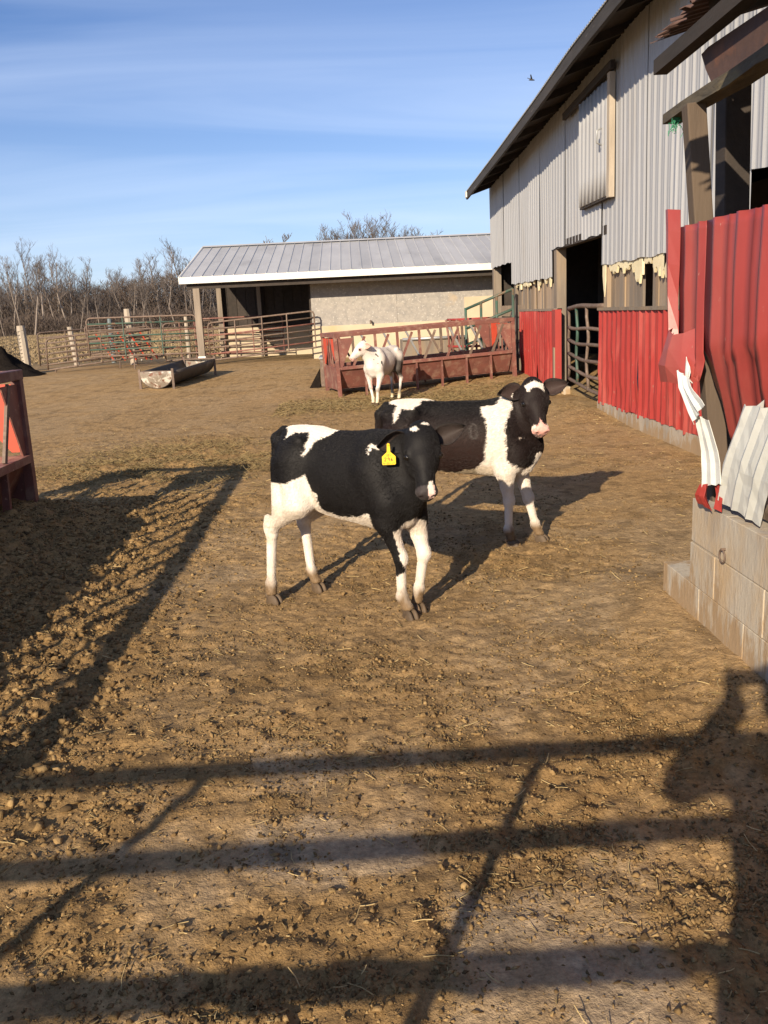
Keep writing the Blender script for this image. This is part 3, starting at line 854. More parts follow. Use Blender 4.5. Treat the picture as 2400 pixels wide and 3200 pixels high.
# folded strip at the torn end
def strip(name, mat, pts, parent, thick=.003):
    """pts: rows of points -> ribbon grid"""
    k = len(pts[0]); V = [p for r_ in pts for p in r_]
    F = [(i * k + j, i * k + j + 1, (i + 1) * k + j + 1, (i + 1) * k + j) for i in range(len(pts) - 1) for j in range(k - 1)]
    o = mesh_obj(name, V, F, mat, parent)
    if thick:
        md = o.modifiers.new('t', 'SOLIDIFY'); md.thickness = thick; md.offset = 0
    return o
rows = []
for z, ya, yb in ((2.0, 4.52, 4.30), (1.9, 4.50, 4.29), (1.75, 4.47, 4.29), (1.6, 4.41, 4.30), (1.45, 4.36, 4.29), (1.36, 4.34, 4.27), (1.25, 4.34, 4.22)):
    w = ya - yb
    rows.append([(LX - .03, ya, z + .0), (LX - .045, ya - w * .35, z + .005), (LX - .085, ya - w * .55, z + .012), (LX - .09, ya - w * .75, z + .01), (LX - .05, yb, z)])
strip('folded_strip', 'siding_red_near', rows, lt)
rows = []
for z, ya, yb, b_ in ((1.46, 4.24, 4.06, .07), (1.38, 4.28, 4.04, .09), (1.30, 4.33, 4.02, .10), (1.225, 4.37, 4.0, .08)):
    w = ya - yb
    rows.append([(LX - .06 - b_ * .5, ya, z), (LX - .06 - b_, ya - w * .3, z - .015 + rag.uniform(-.01, .01)), (LX - .065 - b_ * .9, ya - w * .55, z - .02 + rag.uniform(-.01, .01)), (LX - .06 - b_ * .5, ya - w * .8, z - .02), (LX - .055, yb, z)])
strip('bent_corner', 'siding_red_near', rows, lt)
# crumpled white sheets (reverse sides)
def crumple(A, B, C, D, mat, name, nu=10, nv=8, rib=4, amp=.02, seed=1, parent=lt, nrm=(-1, 0, 0)):
    r_ = np.random.RandomState(seed); A, B, C, D = map(lambda q: np.array(q, float), (A, B, C, D)); nrm = np.array(nrm, float)
    rows = []
    for i in range(nv + 1):
        v = i / nv; row = []
        for j in range(nu + 1):
            u = j / nu
            p = (A * (1 - u) + B * u) * (1 - v) + (D * (1 - u) + C * u) * v
            kx = .35 + .3 * ((seed * 37) % 10) / 10
            d = (amp if (j % rib) == 1 else 0) + .02 * (1 - abs(v - kx) / max(kx, 1 - kx)) * (1 if seed % 2 else -1) + (r_.uniform(-.004, .004) if r_.rand() < .3 else 0)
            if i in (0, nv): p = p + np.array([0, 0, r_.uniform(-.005, .005)])
            row.append(tuple(p + nrm * d))
        rows.append(row)
    return strip(name, mat, rows, parent)
crumple((LX - .06, 3.50, 1.17), (LX - .05, 3.10, 1.19), (LX + .03, 3.50, .665), (LX + .0, 3.87, .70), 'sheet_white', 'crumpled_sheet', 12, 10, 4, .013, 1)
crumple((LX - .03, 3.62, 1.03), (LX - .03, 3.40, 1.20), (LX + .02, 3.62, .90), (LX + .02, 3.83, .82), 'sheet_white', 'crumpled_sheet', 5, 6, 3, .012, 2)
crumple((LX - .12, 4.06, 1.275), (LX - .12, 3.93, 1.25), (LX - .13, 3.735, 1.15), (LX - .12, 3.87, 1.05), 'sheet_white', 'crumpled_sheet', 8, 6, 4, .012, 3)
crumple((LX - .10, 3.91, 1.09), (LX - .10, 3.76, 1.08), (LX - .05, 3.74, .80), (LX - .06, 3.92, .75), 'sheet_white', 'crumpled_sheet', 8, 6, 4, .012, 4)
crumple((LX - .05, 3.94, .76), (LX - .05, 3.85, .78), (LX - .02, 3.86, .655), (LX - .04, 4.0, .66), 'siding_red', 'torn_shard', 5, 4, 2, .015, 5)
crumple((LX - .04, 3.84, .80), (LX - .04, 3.79, .80), (LX - .01, 3.80, .66), (LX - .02, 3.86, .66), 'siding_red', 'torn_shard', 4, 4, 2, .01, 6)
crumple((LX - .09, 4.06, 1.335), (LX - .09, 4.0, 1.27), (LX - .075, 3.985, 1.22), (LX - .075, 4.05, 1.22), 'sheet_white', 'torn_shard', 3, 3, 2, .006, 7)
# frayed green twine and broken timber
tw = MB()
for k in range(20):
    p = Vector((1.605 + rb.uniform(-.02, .01), 4.49 + rb.uniform(-.02, .02), 2.435)); pts = [p]
    for q in range(4):
        p = p + Vector((rb.uniform(-.018, .014), rb.uniform(-.016, .016), rb.uniform(-.028, .004))); pts.append(p)
    tw.tube(pts, .0017, 4)
tag(tw.build('baler_twine', 'twine_green'), 'frayed green baler twine caught under the rotten top plate', 'twine')
def log(p, q, r_, name, label, mat='wood_rotten'):
    mb = MB(); pts = []; rs = []
    p, q = Vector(p), Vector(q)
    for i in range(7):
        t = i / 6
        pts.append(p.lerp(q, t) + Vector((rb.uniform(-.01, .01), 0, rb.uniform(-.01, .01)))); rs.append(r_ * (.85 + .3 * rb.random()))
    mb.tube(pts, rs, 7)
    return tag(mb.build(name, mat), label, 'wood')
log((1.73, 3.62, .69), (1.76, 2.95, .72), .045, 'broken_timber', 'splintered old timber lying on the block wall behind the white sheet', 'post_wood')
log((1.70, 4.06, .685), (1.80, 3.86, .70), .035, 'wood_chunk', 'short broken wood chunk at the foot of the leaning post', 'wood_rotten')

# ------------------------------------------------------------------ open-fronted shed
sh = empty('cattle_shed', (0, 27.5, .38), label='low open-fronted shed with grey metal roof and white fascia', cat='shed')
SX0, SX1 = -4.62, 7.6
p_ = .29; x = SX0
EV = (24.98, 2.76); RG = (29.4, 3.84)
while x < SX1 - .05:
    mb = MB()
    for (Y, Z) in (EV, RG):
        pass
    pr = [(0, 0), (.012, .02), (.030, .02), (.042, 0), (p_ - .001, 0)]
    V = [(x + s, Y, Z + d) for s, d in pr for (Y, Z) in (EV, RG)]
    V += [(x + s, Y, Z - .012) for s in (0, p_ - .001) for (Y, Z) in (EV, RG)]
    F = [(2 * i, 2 * i + 2, 2 * i + 3, 2 * i + 1) for i in range(4)] + [(10, 11, 13, 12), (0, 2, 4, 6, 8, 12, 10)]
    mesh_obj('roof_panel', V, F, 'roof_steel', sh)
    x += p_
MB().box((SX0 - .02, 24.93, 2.585), (SX1, 24.975, 2.755)).build('fascia', 'white_trim', sh)
MB().beam((SX0 - .01, 24.94, 2.70), (SX0 - .01, 29.42, 3.79), .03, .15).build('rake_trim', 'white_trim', sh)
MB().prism([(SX0 + .01, 29.28, 3.85), (SX0 + .01, 29.40, 3.90), (SX0 + .01, 29.52, 3.85), (SX0 + .01, 29.40, 3.87)], (SX1 - SX0, 0, 0)).build('ridge_cap', 'roof_steel', sh)
MB().prism([(SX0 + .04, 24.98, 2.72), (SX1, 24.98, 2.72), (SX1, 29.4, 3.80), (SX0 + .04, 29.4, 3.80)], (0, 0, -.03)).build('roof_deck', 'wood_dark', sh)
MB().prism([(SX0, 29.45, 3.80), (SX1, 29.45, 3.80), (SX1, 33.5, 2.8), (SX0, 33.5, 2.8)], (0, 0, .03)).build('rear_roof', 'roof_steel', sh)
MB().box((SX0 + .15, 25.1, 2.44), (SX1, 25.24, 2.64)).build('front_beam', 'wood_dark', sh)
wy = 25.9
MB().box((-1.16, wy, .1), (SX1, wy + .2, 1.28)).build('concrete_base', 'concrete_pale', sh)
xx = -1.15
while xx < SX1:
    xe = min(xx + 2.44, SX1)
    MB().box((xx + .003, wy + .03, 1.28), (xe - .003, wy + .07, 2.86)).build('wall_panel', 'osb_grey', sh)
    xx = xe
MB().box((3.22, wy - .005, 1.285), (4.07, wy + .029, 1.905)).build('patch_panel', 'concrete_pale', sh)
MB().box((-1.2, wy + .08, .2), (-1.08, 33, 2.85)).build('bay_side_wall', 'wood_dark', sh)
MB().box((SX0 + .3, 29.3, .2), (-1.2, 29.45, 1.3)).build('rear_base', 'concrete_pale', sh)
xx = SX0 + .35
while xx < -1.25:
    w = .3
    MB().box((xx, 29.36, 1.3), (min(xx + w - .012, -1.2), 29.40, 3.75)).build('rear_board', 'wood_dark', sh)
    xx += w
MB().box((SX0 + .3, 29.42, .2), (-1.2, 29.5, 3.8)).build('rear_backing', 'wood_dark', sh)
MB().box((-4.31, 25.07, .3), (-4.13, 25.23, 2.46)).build('post', 'wood_grey', sh, bevel=.01)
MB().box((-4.325, 25.055, .28), (-4.115, 25.245, .63)).build('post_foot', 'white_trim', sh, bevel=.01)
MB().box((-4.27, 29.1, .3), (-4.12, 29.25, 3.5)).build('post', 'wood_grey', sh)
MB().box((-3.0, 29.12, .3), (-2.88, 29.25, 3.5)).build('post', 'wood_grey', sh)
MB().beam((-4.2, 25.2, 2.58), (-4.2, 29.3, 3.58), .06, .16).build('rafter', 'wood_dark', sh)
tap = MB(); tap.tube([(.52, wy, 1.36), (.52, wy - .12, 1.36), (.52, wy - .16, 1.30)], .03, 8)
tag(tap.build('tap', 'rusty_steel', smooth=True), 'small pipe outlet sticking out of the grey shed wall', 'tap')

# ------------------------------------------------------------------ bunk feeders
def feeder(loc, rz, L, W, H, label, fill=True, seed=1, fresh=False):
    f = empty('bunk_feeder', loc, rz, label, 'feeder', 'red bunk feeders')
    zt = .52 * H / 1.2
    def B(name, a, b, mtl='rust_red', w=.05, t=.05, up=(0, 0, 1), par=None):
        return MB().beam(a, b, w, t, up).build(name, mtl, par or f, local=True)
    rr = random.Random(seed)
    for y in (0, W):
        MB().box((-.04, y - .04, H - .075), (L + .04, y + .04, H)).build('top_rail', 'rust_red', f, local=True, bevel=.006)
    for x in (0.0, L):
        MB().box((x - .031, .042, H - .078), (x + .031, W - .042, H - .004)).build('end_rail', 'rust_red', f, local=True)
        for y in (0, W):
            MB().box((x - .034, y - .036, 0), (x + .034, y + .036, H - .0755)).build('corner_post', 'rust_red', f, local=True)
    for y in (0, W):
        s = 1 if y == 0 else -1
        for x, d in ((0, 1), (L, -1)):
            MB().prism([(x + d * .042, y - .012, H - .105), (x + d * .36, y - .012, H - .105), (x + d * .10, y - .012, zt + .06), (x + d * .042, y - .012, zt + .06)], (0, .012, 0)).build('gusset', 'rust_red', f, local=True)
        # lip rail, sloping trough side, ribs
        MB().box((.042, y - .045, zt), (L - .042, y + .045, zt + .06)).build('trough_lip', 'rust_red', f, local=True)
        MB().prism([(.042, y + s * .0, zt), (L - .042, y + s * .0, zt), (L - .042, y + s * .20, .17), (.042, y + s * .20, .17)], (0, s * .012, 0)).build('trough_side', 'rust_red', f, local=True)
        n = max(3, round(L / .52))
        for i in range(1, n):
            x = L * i / n
            MB().prism([(x, y - s * .03, zt), (x, y + s * .02, zt), (x, y + s * .05, 0), (x, y - s * .01, 0)], (.035, 0, 0)).build('rib_leg', 'rust_red', f, local=True)
        # dividers
        nb = round((L - .7) / .50)
        for i in range(nb + 1):
            x = .32 + (L - .78) * i / nb
            if y == 0:
                B('divider_bar', (x, y - .006, zt + .06), (x + .26, y - .006, H - .10), rr.choice(['rust_red', 'rusty_steel', 'rusty_steel']), .045, .022, (0, 1, 0))
            else:
                B('divider_bar', (x + .26, y, zt + .06), (x, y, H - .10), rr.choice(['rust_red', 'rusty_steel', 'galv']), .04, .022, (0, 1, 0))
                B('divider_bar', (x + .30, y + .024, zt + .06), (x + .30, y + .024, H - .10), rr.choice(['rust_red', 'rusty_steel']), .055, .02, (0, 1, 0))
    for x in (0, L):
        MB().box((x - .008, .05, .14), (x + .008, W - .05, zt + .05)).build('end_panel', 'rust_red', f, local=True)
        for ya, d in ((.047, 1), (W - .047, -1)):
            MB().prism([(x - .006, ya, H - .104), (x - .006, ya + d * .48, H - .104), (x - .006, ya + d * .06, zt + .08), (x - .006, ya, zt + .08)], (.012, 0, 0)).build('end_gusset', 'red_bright', f, local=True)  # brighter red puts the sunlit look into the gusset colour
        for k in range(3):
            yb = W * (.34 + .16 * k)
            B('end_bar', (x, yb, zt), (x, yb, H - .10), 'rust_red', .04, .02, (1, 0, 0))
    MB().box((.05, .22, .15), (L - .05, W - .22, .17)).build('trough_floor', 'rust_red', f, local=True)
    # silage in the trough
    nx, ny_ = int(L / .06), int(W / .06)
    X, Y = np.meshgrid(np.linspace(.05, L - .05, nx), np.linspace(.06, W - .06, ny_))
    Z = zt - .04 + .16 * (fbm(X + seed * 3, Y, .4, 4, seed) - .45) + .05 * (fbm(X, Y, .08, 2, seed + 4) - .5)
    edge = np.minimum(Y - .06, W - .06 - Y)
    if seed == 3: Z = Z + .48 * sstep(5.7, 4.6, X)
    Z = np.minimum(Z, zt - .02 + edge * (.9 if seed != 3 else 4.0))
    i0 = (np.arange(ny_ - 1)[:, None] * nx + np.arange(nx - 1)[None]).ravel()
    fo = mesh_obj('silage', np.stack([X.ravel(), Y.ravel(), Z.ravel()], 1), np.stack([i0, i0 + 1, i0 + nx + 1, i0 + nx], 1), 'manure', f, True, True)
    fo['kind'] = 'stuff'
    return f
fb = feeder((-.31, 17.15, .02), math.atan2(.85, 3.53), 3.64, 1.15, 1.22, 'long rusty red bunk feeder standing between the white calf and the barn', seed=2)
fb.rotation_euler = (0, -.036, math.atan2(.85, 3.53))
feeder((-2.58, .25, .05), R(90), 6.65, 1.4, 1.25, 'red bunk feeder cut off by the left edge, on the manure heap', seed=3)

# ------------------------------------------------------------------ gates and fences
def gate(name, p0, p1, h, rails, ups, label, mats=('rusty_steel',), group=None, r=.024, tilt=(0, 0, 0), legs=(), rc=.10, frame=True, upr=.018):
    p0, p1 = Vector(p0), Vector(p1); t = Vector(tilt)
    g = empty(name, p0, 0, label, 'gate', group)
    L = (p1 - p0).length; d = (p1 - p0).normalized()
    U = (Vector((0, 0, 1)) + t).normalized()
    def pt(s, z): return p0 + d * s + U * z
    if frame:
        pts = [pt(0, 0), pt(0, h - rc), pt(rc * .3, h - rc * .3), pt(rc, h), pt(L - rc, h), pt(L - rc * .3, h - rc * .3), pt(L, h - rc), pt(L, 0), pt(L * .5, 0), pt(0, 0)]
        MB().tube(pts, r, 8).build('frame', mats[0], g, smooth=True)
    for i, z in enumerate(rails):
        MB().tube([pt(0, z), pt(L * .5, z + rnd.uniform(-.012, .006)), pt(L, z)], r * .9, 7).build('rail', mats[(i + 1) % len(mats)], g, smooth=True)
    for s in ups:
        MB().tube([pt(s, .0) + Vector((0, -r, 0)), pt(s, h) + Vector((0, -r, 0))], upr, 6).build('upright', mats[-1], g)
    for s, dn in legs:
        MB().tube([pt(s, 0), pt(s, -dn)], r * .9, 6).build('leg', mats[0], g)
    return g
GG = 'pipe gates around the yard'
gate('pipe_gate', (-4.02, 25.3, .5), (-1.07, 25.55, .70), 1.02, (.17, .34, .5, .67, .84), (.75, 1.5, 2.2), 'rusty pipe gate hung across the open bay of the shed', ('rusty_steel', 'rust_red', 'rusty_steel'), GG, upr=.02)
gate('pipe_gate', (-7.26, 25.0, .77), (-4.3, 25.1, .73), 1.03, (.18, .36, .54, .71, .87), (.98, 2.0), 'green-railed pipe gate left of the white-footed shed post', ('rusty_steel', 'green_paint', 'green_paint', 'green_paint'), GG, legs=((1.18, .42), (2.7, .42)))
gate('pipe_gate', (-4.95, 28.8, .55), (-2.2, 28.6, .55), 1.1, (.2, .4, .6, .8), (.9, 1.8), 'red-brown pipe gate inside the shed bay behind the front gate', ('rust_red', 'rusty_steel', 'rust_red'), GG)
gate('pipe_gate', (-5.7, 27.4, .45), (-4.3, 27.9, .5), 1.1, (.18, .36, .54, .72, .9), (.5, .95), 'short rusty gate just behind the shed corner post', ('rusty_steel', 'rusty_steel', 'rust_red'), GG)
gate('pipe_gate', (-9.3, 26.9, .52), (-6.9, 29.4, .62), .95, (.16, .32, .48, .64, .8), (.9, 1.9, 2.6), 'sagging rusty gate beside the wire-wrapped post', ('rusty_steel',), GG, tilt=(.05, -.1, 0))
gate('pipe_gate', (-8.55, 25.3, .45), (-5.95, 26.6, .68), .85, (.15, .3, .45, .6, .73), (.8, 1.5, 2.2), 'low leaning rusty gate in front of the sagging one', ('rusty_steel',), GG, tilt=(.08, -.12, 0), legs=((.2, .1), (2.0, .25)))
gate('pipe_gate', (-7.9, 27.3, .75), (-6.2, 27.9, .80), .85, (.2, .4, .62), (.6, 1.2), 'twisted rusty gate tangled with the orange rack', ('rusty_steel',), GG, tilt=(-.1, -.1, 0))
# orange hay rack among the gates
rk = empty('hay_rack', (-7.3, 27.6, .4), label='bright orange steel rack tangled behind the leaning gates', cat='rack')
for k in range(5):
    x = -7.75 + .33 * k
    MB().beam((x, 27.5, 1.36), (x + .42, 27.7, .52), .055, .03).build('slat', 'red_bright', rk)
MB().tube([(-7.8, 27.5, 1.38), (-6.3, 27.6, 1.40)], .025, 7).build('top_rail', 'rusty_steel', rk)
MB().tube([(-7.5, 27.7, .52), (-5.8, 27.8, .60)], .025, 7).build('bottom_rail', 'rusty_steel', rk)
for k in range(3):
    MB().beam((-7.0 + .3 * k, 27.9, .62), (-6.8 + .3 * k, 27.8, .50), .05, .02).build('bent_end', 'white_trim' if k == 1 else 'red_bright', rk)
# fence posts
def post(x, y, z0, h, r_, name, label, mat, lean=(0, 0), cat='post'):
    mb = MB(); pts = [(x + lean[0] * t, y + lean[1] * t, z0 + (h) * t) for t in (0, .3, .6, .9, 1)]
    mb.tube(pts, [r_ * 1.05, r_, r_ * 1.02, r_ * .97, r_ * .86], 9)
    return tag(mb.build(name, mat, smooth=False), label, cat)
post(-9.72, 27.0, .2, 1.5, .13, 'fence_post', 'thick pale wooden post wrapped in wire mesh at far left', 'post_pale', (-.05, 0))
post(-6.75, 27.8, .2, 1.85, .11, 'fence_post', 'pale wooden post standing behind the green-railed gate', 'post_pale', (-.06, 0))
post(-9.0, 29.5, .2, 1.4, .09, 'fence_post', 'weathered post behind the sagging gates', 'post_pale', (-.12, 0))
post(-7.9, 29.8, .2, 1.6, .075, 'steel_post', 'blue-grey steel post beyond the orange rack', 'steel_blue')
post(-5.5, 30.2, .2, 1.55, .07, 'fence_post', 'thin pale post just left of the shed corner post', 'post_pale')
post(-10.4, 26.4, .3, 1.15, .07, 'fence_post', 'dark short post at the left edge above the dung heap', 'wood_dark')
# wire mesh on the left fence
wf = empty('wire_fence', (-10.2, 26.9, .6), label='drooping woven wire fence at the far left', cat='fence')
def wpt(u, v):
    return (-11.6 + 1.95 * u, 26.2 + .72 * u, .70 + .88 * v - .16 * math.sin(math.pi * u) * v - .12 * (1 - u))
for k in range(9):
    MB().tube([wpt(i / 8, k / 8) for i in range(9)], .006, 4).build('strand', 'wire', wf)
for k in range(21):
    MB().tube([wpt(k / 20, i / 5) for i in range(6)], .005, 4).build('stay', 'wire', wf)

# half-tank trough
tr = empty('stock_trough', (-4.3, 20.8, .2), label='rusty half-tank feed trough on short legs in the yard', cat='trough')
ax0 = Vector((-4.38, 19.85, .55)); ax1 = Vector((-3.78, 22.0, .69))
dv = (ax1 - ax0).normalized(); sv = Vector((dv.y, -dv.x, 0)).normalized()
def tring(c0, rx, rz_, k=14, w=0):
    return [c0 + sv * (rx * math.cos(math.pi + math.pi * i / k)) + Vector((0, 0, rz_ * math.sin(math.pi + math.pi * i / k))) for i in range(k + 1)]
V = []; F = []
sec = []
for t in (0, .25, .5, .75, 1):
    c0 = ax0.lerp(ax1, t); sec.append(tring(c0, .41, .36))
k = 15
for s_ in sec: V += s_
for i in range(4):
    for j in range(14): F.append((i * k + j, i * k + j + 1, (i + 1) * k + j + 1, (i + 1) * k + j))
so = mesh_obj('tank_shell', V, F, 'tank_inside', tr, True)
md = so.modifiers.new('t', 'SOLIDIFY'); md.thickness = .012
for c0, dd_, nm in ((ax0, -1, 'end_cap'), (ax1, 1, 'end_cap')):
    ring0 = tring(c0, .41, .36); bul = []
    for f_ in (1.0, .66, .33):
        for p in ring0:
            q = c0 + (p - c0) * f_ + dv * (dd_ * .13 * (1 - f_ ** 2))
            bul.append(q)
    cen = c0 + dv * (dd_ * .13) + Vector((0, 0, -.02))
    FF = [(a * k + j, a * k + j + 1, (a + 1) * k + j + 1, (a + 1) * k + j) for a in range(2) for j in range(14)]
    bul.append(cen); FF += [(2 * k + j, 2 * k + j + 1, 3 * k) for j in range(14)]
    FF.append((0, k, 2 * k, 3 * k, 2 * k + 14, k + 14, 14))
    mesh_obj(nm, bul, FF, 'tank_metal', tr, True)
for t in (.0, 1.0):
    c0 = ax0.lerp(ax1, t)
    for s_ in (-1, 1):
        p = c0 + sv * (.40 * s_)
        MB().beam((p.x, p.y, p.z + .06), (p.x, p.y, gz(p.x, p.y) - .05), .05, .05).build('leg', 'rusty_steel', tr)
    p = c0
    MB().tube([c0 + sv * -.42 + Vector((0, 0, .0)), c0 + sv * .42 + Vector((0, 0, .0))], .018, 6).build('cross_bar', 'rusty_steel', tr)

# dung heap at the left edge
X, Y = np.meshgrid(np.linspace(-13.5, -8.2, 70), np.linspace(23.2, 28, 60))
Z = .88 * np.exp(-((X + 10.0) / 1.25) ** 2 - ((Y - 24.7) / .9) ** 2) * (.45 + 1.1 * fbm(X, Y, .6, 4, 77)) + .30 + .28 * (fbm(X, Y, .3, 3, 78) - .5) * np.exp(-((X + 10.2) / 1.7) ** 2)
i0 = (np.arange(59)[:, None] * 70 + np.arange(69)[None]).ravel()
tag(mesh_obj('dung_heap', np.stack([X.ravel(), Y.ravel(), Z.ravel() - .08], 1), np.stack([i0, i0 + 1, i0 + 71, i0 + 70], 1), 'black_dung', smooth=False), 'dark heap of old manure at the far left by the wire fence', 'heap')

# things behind the long feeder
tk = empty('steel_tank', (-.55, 19.0, .1), label='small rusty steel tank behind the left end of the long feeder', cat='tank')
MB().box((-.72, 18.7, .12), (-.30, 19.8, .72)).build('body', 'rusty_steel', tk, bevel=.02)
MB().box((-.74, 18.68, .70), (-.28, 19.82, .74)).build('rim', 'galv', tk)
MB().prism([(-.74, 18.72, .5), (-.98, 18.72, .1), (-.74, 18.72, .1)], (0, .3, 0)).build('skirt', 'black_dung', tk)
bk = empty('hay_bunk', (1.9, 21.4, .2), label='low open hay bunk in front of the pale shed wall', cat='bunk')
MB().box((1.2, 21.0, .1), (2.55, 21.06, .92)).build('front_board', 'wood_grey', bk)
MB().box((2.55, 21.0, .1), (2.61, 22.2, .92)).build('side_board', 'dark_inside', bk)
MB().box((1.14, 21.0, .1), (1.2, 22.2, .92)).build('side_board', 'wood_grey', bk)
MB().tube([(1.14, 20.97, .95), (2.62, 20.97, .95)], .035, 8).build('top_pipe', 'galv', bk, smooth=True)
MB().box((1.2, 21.06, .1), (2.55, 22.2, .8)).build('hay_fill', 'hay', bk)
gp = empty('green_panel', (3.2, 20.3, .1), label='green pipe panel leaning against the barn corner', cat='panel')
A0, A1 = Vector((2.5, 19.9, .15)), Vector((3.46, 19.4, .15))
for k, z in enumerate((.3, .65, 1.0, 1.42)):
    MB().tube([A0 + Vector((0, 0, z)), A1 + Vector((0, 0, z + .38))], .03, 7).build('rail', 'green_paint', gp, smooth=True)
for t in (0, .33, .66, 1):
    q = A0.lerp(A1, t)
    MB().tube([q + Vector((0, 0, -.1)), q + Vector((0, 0, 1.45 + .36 * t))], .03, 7).build('upright', 'green_paint', gp, smooth=True)
rp = empty('ring_feeder', (2.9, 20.2, .1), label='bright red curved feeder ring behind the long feeder by the barn', cat='feeder')
for k in range(7):
    a0 = math.pi * (1.05 + .8 * k / 7)
    x, y = 2.75 + .55 * math.cos(a0), 20.9 + .7 * math.sin(a0)
    MB().tube([(x, y, .1), (x, y, .9), (x - .06, y - .05, 1.35)], .025, 6).build('upright', 'rust_red', rp, smooth=True)
for z in (.25, .75, 1.35):
    MB().tube([(2.75 + .55 * math.cos(math.pi * (1 + .9 * k / 12)), 20.9 + .7 * math.sin(math.pi * (1 + .9 * k / 12)), z) for k in range(13)], .028, 7).build('hoop', 'siding_red', rp, smooth=True)
MB().box((2.85, 20.18, .15), (3.25, 20.22, 1.3)).build('panel', 'siding_red', rp)

# gate the photographer stands at (below the picture) ----------------------
fg = empty('yard_gate', (-3.35, .02, .1), label='tubular yard gate in the foreground whose bars shade the dirt', cat='gate')
fg['group'] = GG
for z in (1.315, 1.075, .832, .59, .35, .14):
    MB().tube([(-3.35, .02, z), (-1, .02, z), (1.25, .02, z)], .029, 10).build('rail', 'rusty_steel', fg, smooth=True)
for x in (-3.35, 1.25):
    MB().tube([(x, .02, .14), (x, .02, 1.315)], .024, 10).build('end_upright', 'rusty_steel', fg, smooth=True)
for x in (-1.92, -.72, .47):
    MB().tube([(x, .045, .14), (x, .045, 1.315)], .022, 8).build('upright', 'rusty_steel', fg, smooth=True)
MB().tube([(-3.45, .0, -.1), (-3.45, .0, 1.5)], .07, 10).build('hinge_post', 'wood_grey', fg)
MB().tube([(1.36, .0, -.1), (1.36, .0, 1.5)], .07, 10).build('latch_post', 'wood_grey', fg)

# ------------------------------------------------------------------ trees
def tree_parts(seed, H, trunk_r, first=.45, spread=.5, n1=16, levels=3, multi=1, up=.55, rm=.012):
    r_ = random.Random(seed); T = MB(); C = MB()
    def branch(p, d, L, r0, lev, mb):
        pts = [p]; n = 4 if lev < 2 else 3
        dd = d.copy()
        for i in range(n):
            dd = (dd + Vector((r_.gauss(0, .16), r_.gauss(0, .16), r_.gauss(.05, .10)))).normalized()
            p = p + dd * (L / n); pts.append(p)
        mb.tube(pts, r0, 4 if lev < 2 else 3, r1=max(r0 * .28, rm), cap=False)
        if lev >= levels: return
        kids = r_.randint(4, 6) if lev < levels - 1 else r_.randint(4, 6)
        for k in range(kids):
            t = r_.uniform(.28, 1.0); i = min(n - 1, int(t * n)); q = pts[i].lerp(pts[i + 1], t * n - i if t < 1 else 1)
            a = r_.uniform(0, 6.28); side = Vector((math.cos(a), math.sin(a), r_.uniform(-.1, .7)))
            nd = (dd * .75 + side * .75 + Vector((0, 0, .22))).normalized()
            branch(q, nd, L * r_.uniform(.38, .62), max(r0 * .42, rm), lev + 1, C)
    for mlt in range(multi):
        p = Vector((r_.uniform(-.5, .5) * (multi > 1), r_.uniform(-.5, .5) * (multi > 1), -.3)); pts = [p]; dd = Vector((r_.gauss(0, .10 + .35 * (multi > 1)), r_.gauss(0, .10 + .35 * (multi > 1)), 1)).normalized()
        n = 8; h = H * r_.uniform(.78, .95)
        for i in range(n):
            dd = (dd + Vector((r_.gauss(0, .06), r_.gauss(0, .06), .05))).normalized(); p = p + dd * (h / n); pts.append(p)
        T.tube(pts, trunk_r, 7, r1=trunk_r * .2)
        for k in range(n1):
            t = first + (1 - first) * (k + r_.random()) / n1; t = min(t, .999)
            i = int(t * n); q = pts[i].lerp(pts[i + 1], t * n - i)
            a = r_.uniform(0, 6.28); nd = (Vector((math.cos(a), math.sin(a), 0)) * spread + Vector((0, 0, up))).normalized()
            branch(q, nd, H * r_.uniform(.16, .30) * (1.25 - .7 * t), trunk_r * .42 * (1.15 - .7 * t), 1, C)
    return T, C
TREES = []
for k in range(6):
    T, C = tree_parts(100 + k, 15.5, .20, .42 + .07 * (k % 3), .40 + .1 * (k % 2), 13, 3)
    e = empty('bare_tree', (0, 0, 0))
    T.build('trunk', 'bark_pale' if k % 2 else 'bark', e, local=True)
    C.build('crown', 'twig', e, local=True)
    TREES.append(e)
tr_ = random.Random(21)
used = [False] * 6
def topz(px):   # height of the wood's outline along the tree line
    return float(np.interp(px, [0, 60, 150, 250, 280, 320, 370, 400, 440, 500, 550, 580, 640, 900], [15.5, 15.2, 16.0, 16.2, 15, 12.5, 11.5, 12, 14.5, 15.6, 15.0, 16.5, 16.5, 15]))
N_T = 74
for i in range(N_T):
    row = i % 3
    Y = 158 + row * 13 + tr_.uniform(-5, 5)
    px = -60 + 800 * (i + tr_.random()) / N_T
    X = (px - 1100) / 2767 * Y
    k = tr_.randrange(6)
    if not used[k]: o = TREES[k]; used[k] = True
    else: o = copy_tree(TREES[k])
    s = topz(px) / 17.2 * tr_.choice((.6, .75, .85, .95, 1.08)) * tr_.uniform(.92, 1.06) * (Y / 165)
    o.location = (X, Y, gz(X, Y) - .1); o.scale = (s * tr_.uniform(.85, 1.1), s * .95, s); o.rotation_euler = (0, tr_.gauss(0, .04), tr_.uniform(0, 6.28))
    tag(o, 'bare winter tree in the distant wood beyond the field', 'tree', 'bare trees of the far wood')
for k in range(6):
    if not used[k]:
        for ch in list(TREES[k].children): bpy.data.objects.remove(ch)
        bpy.data.objects.remove(TREES[k])
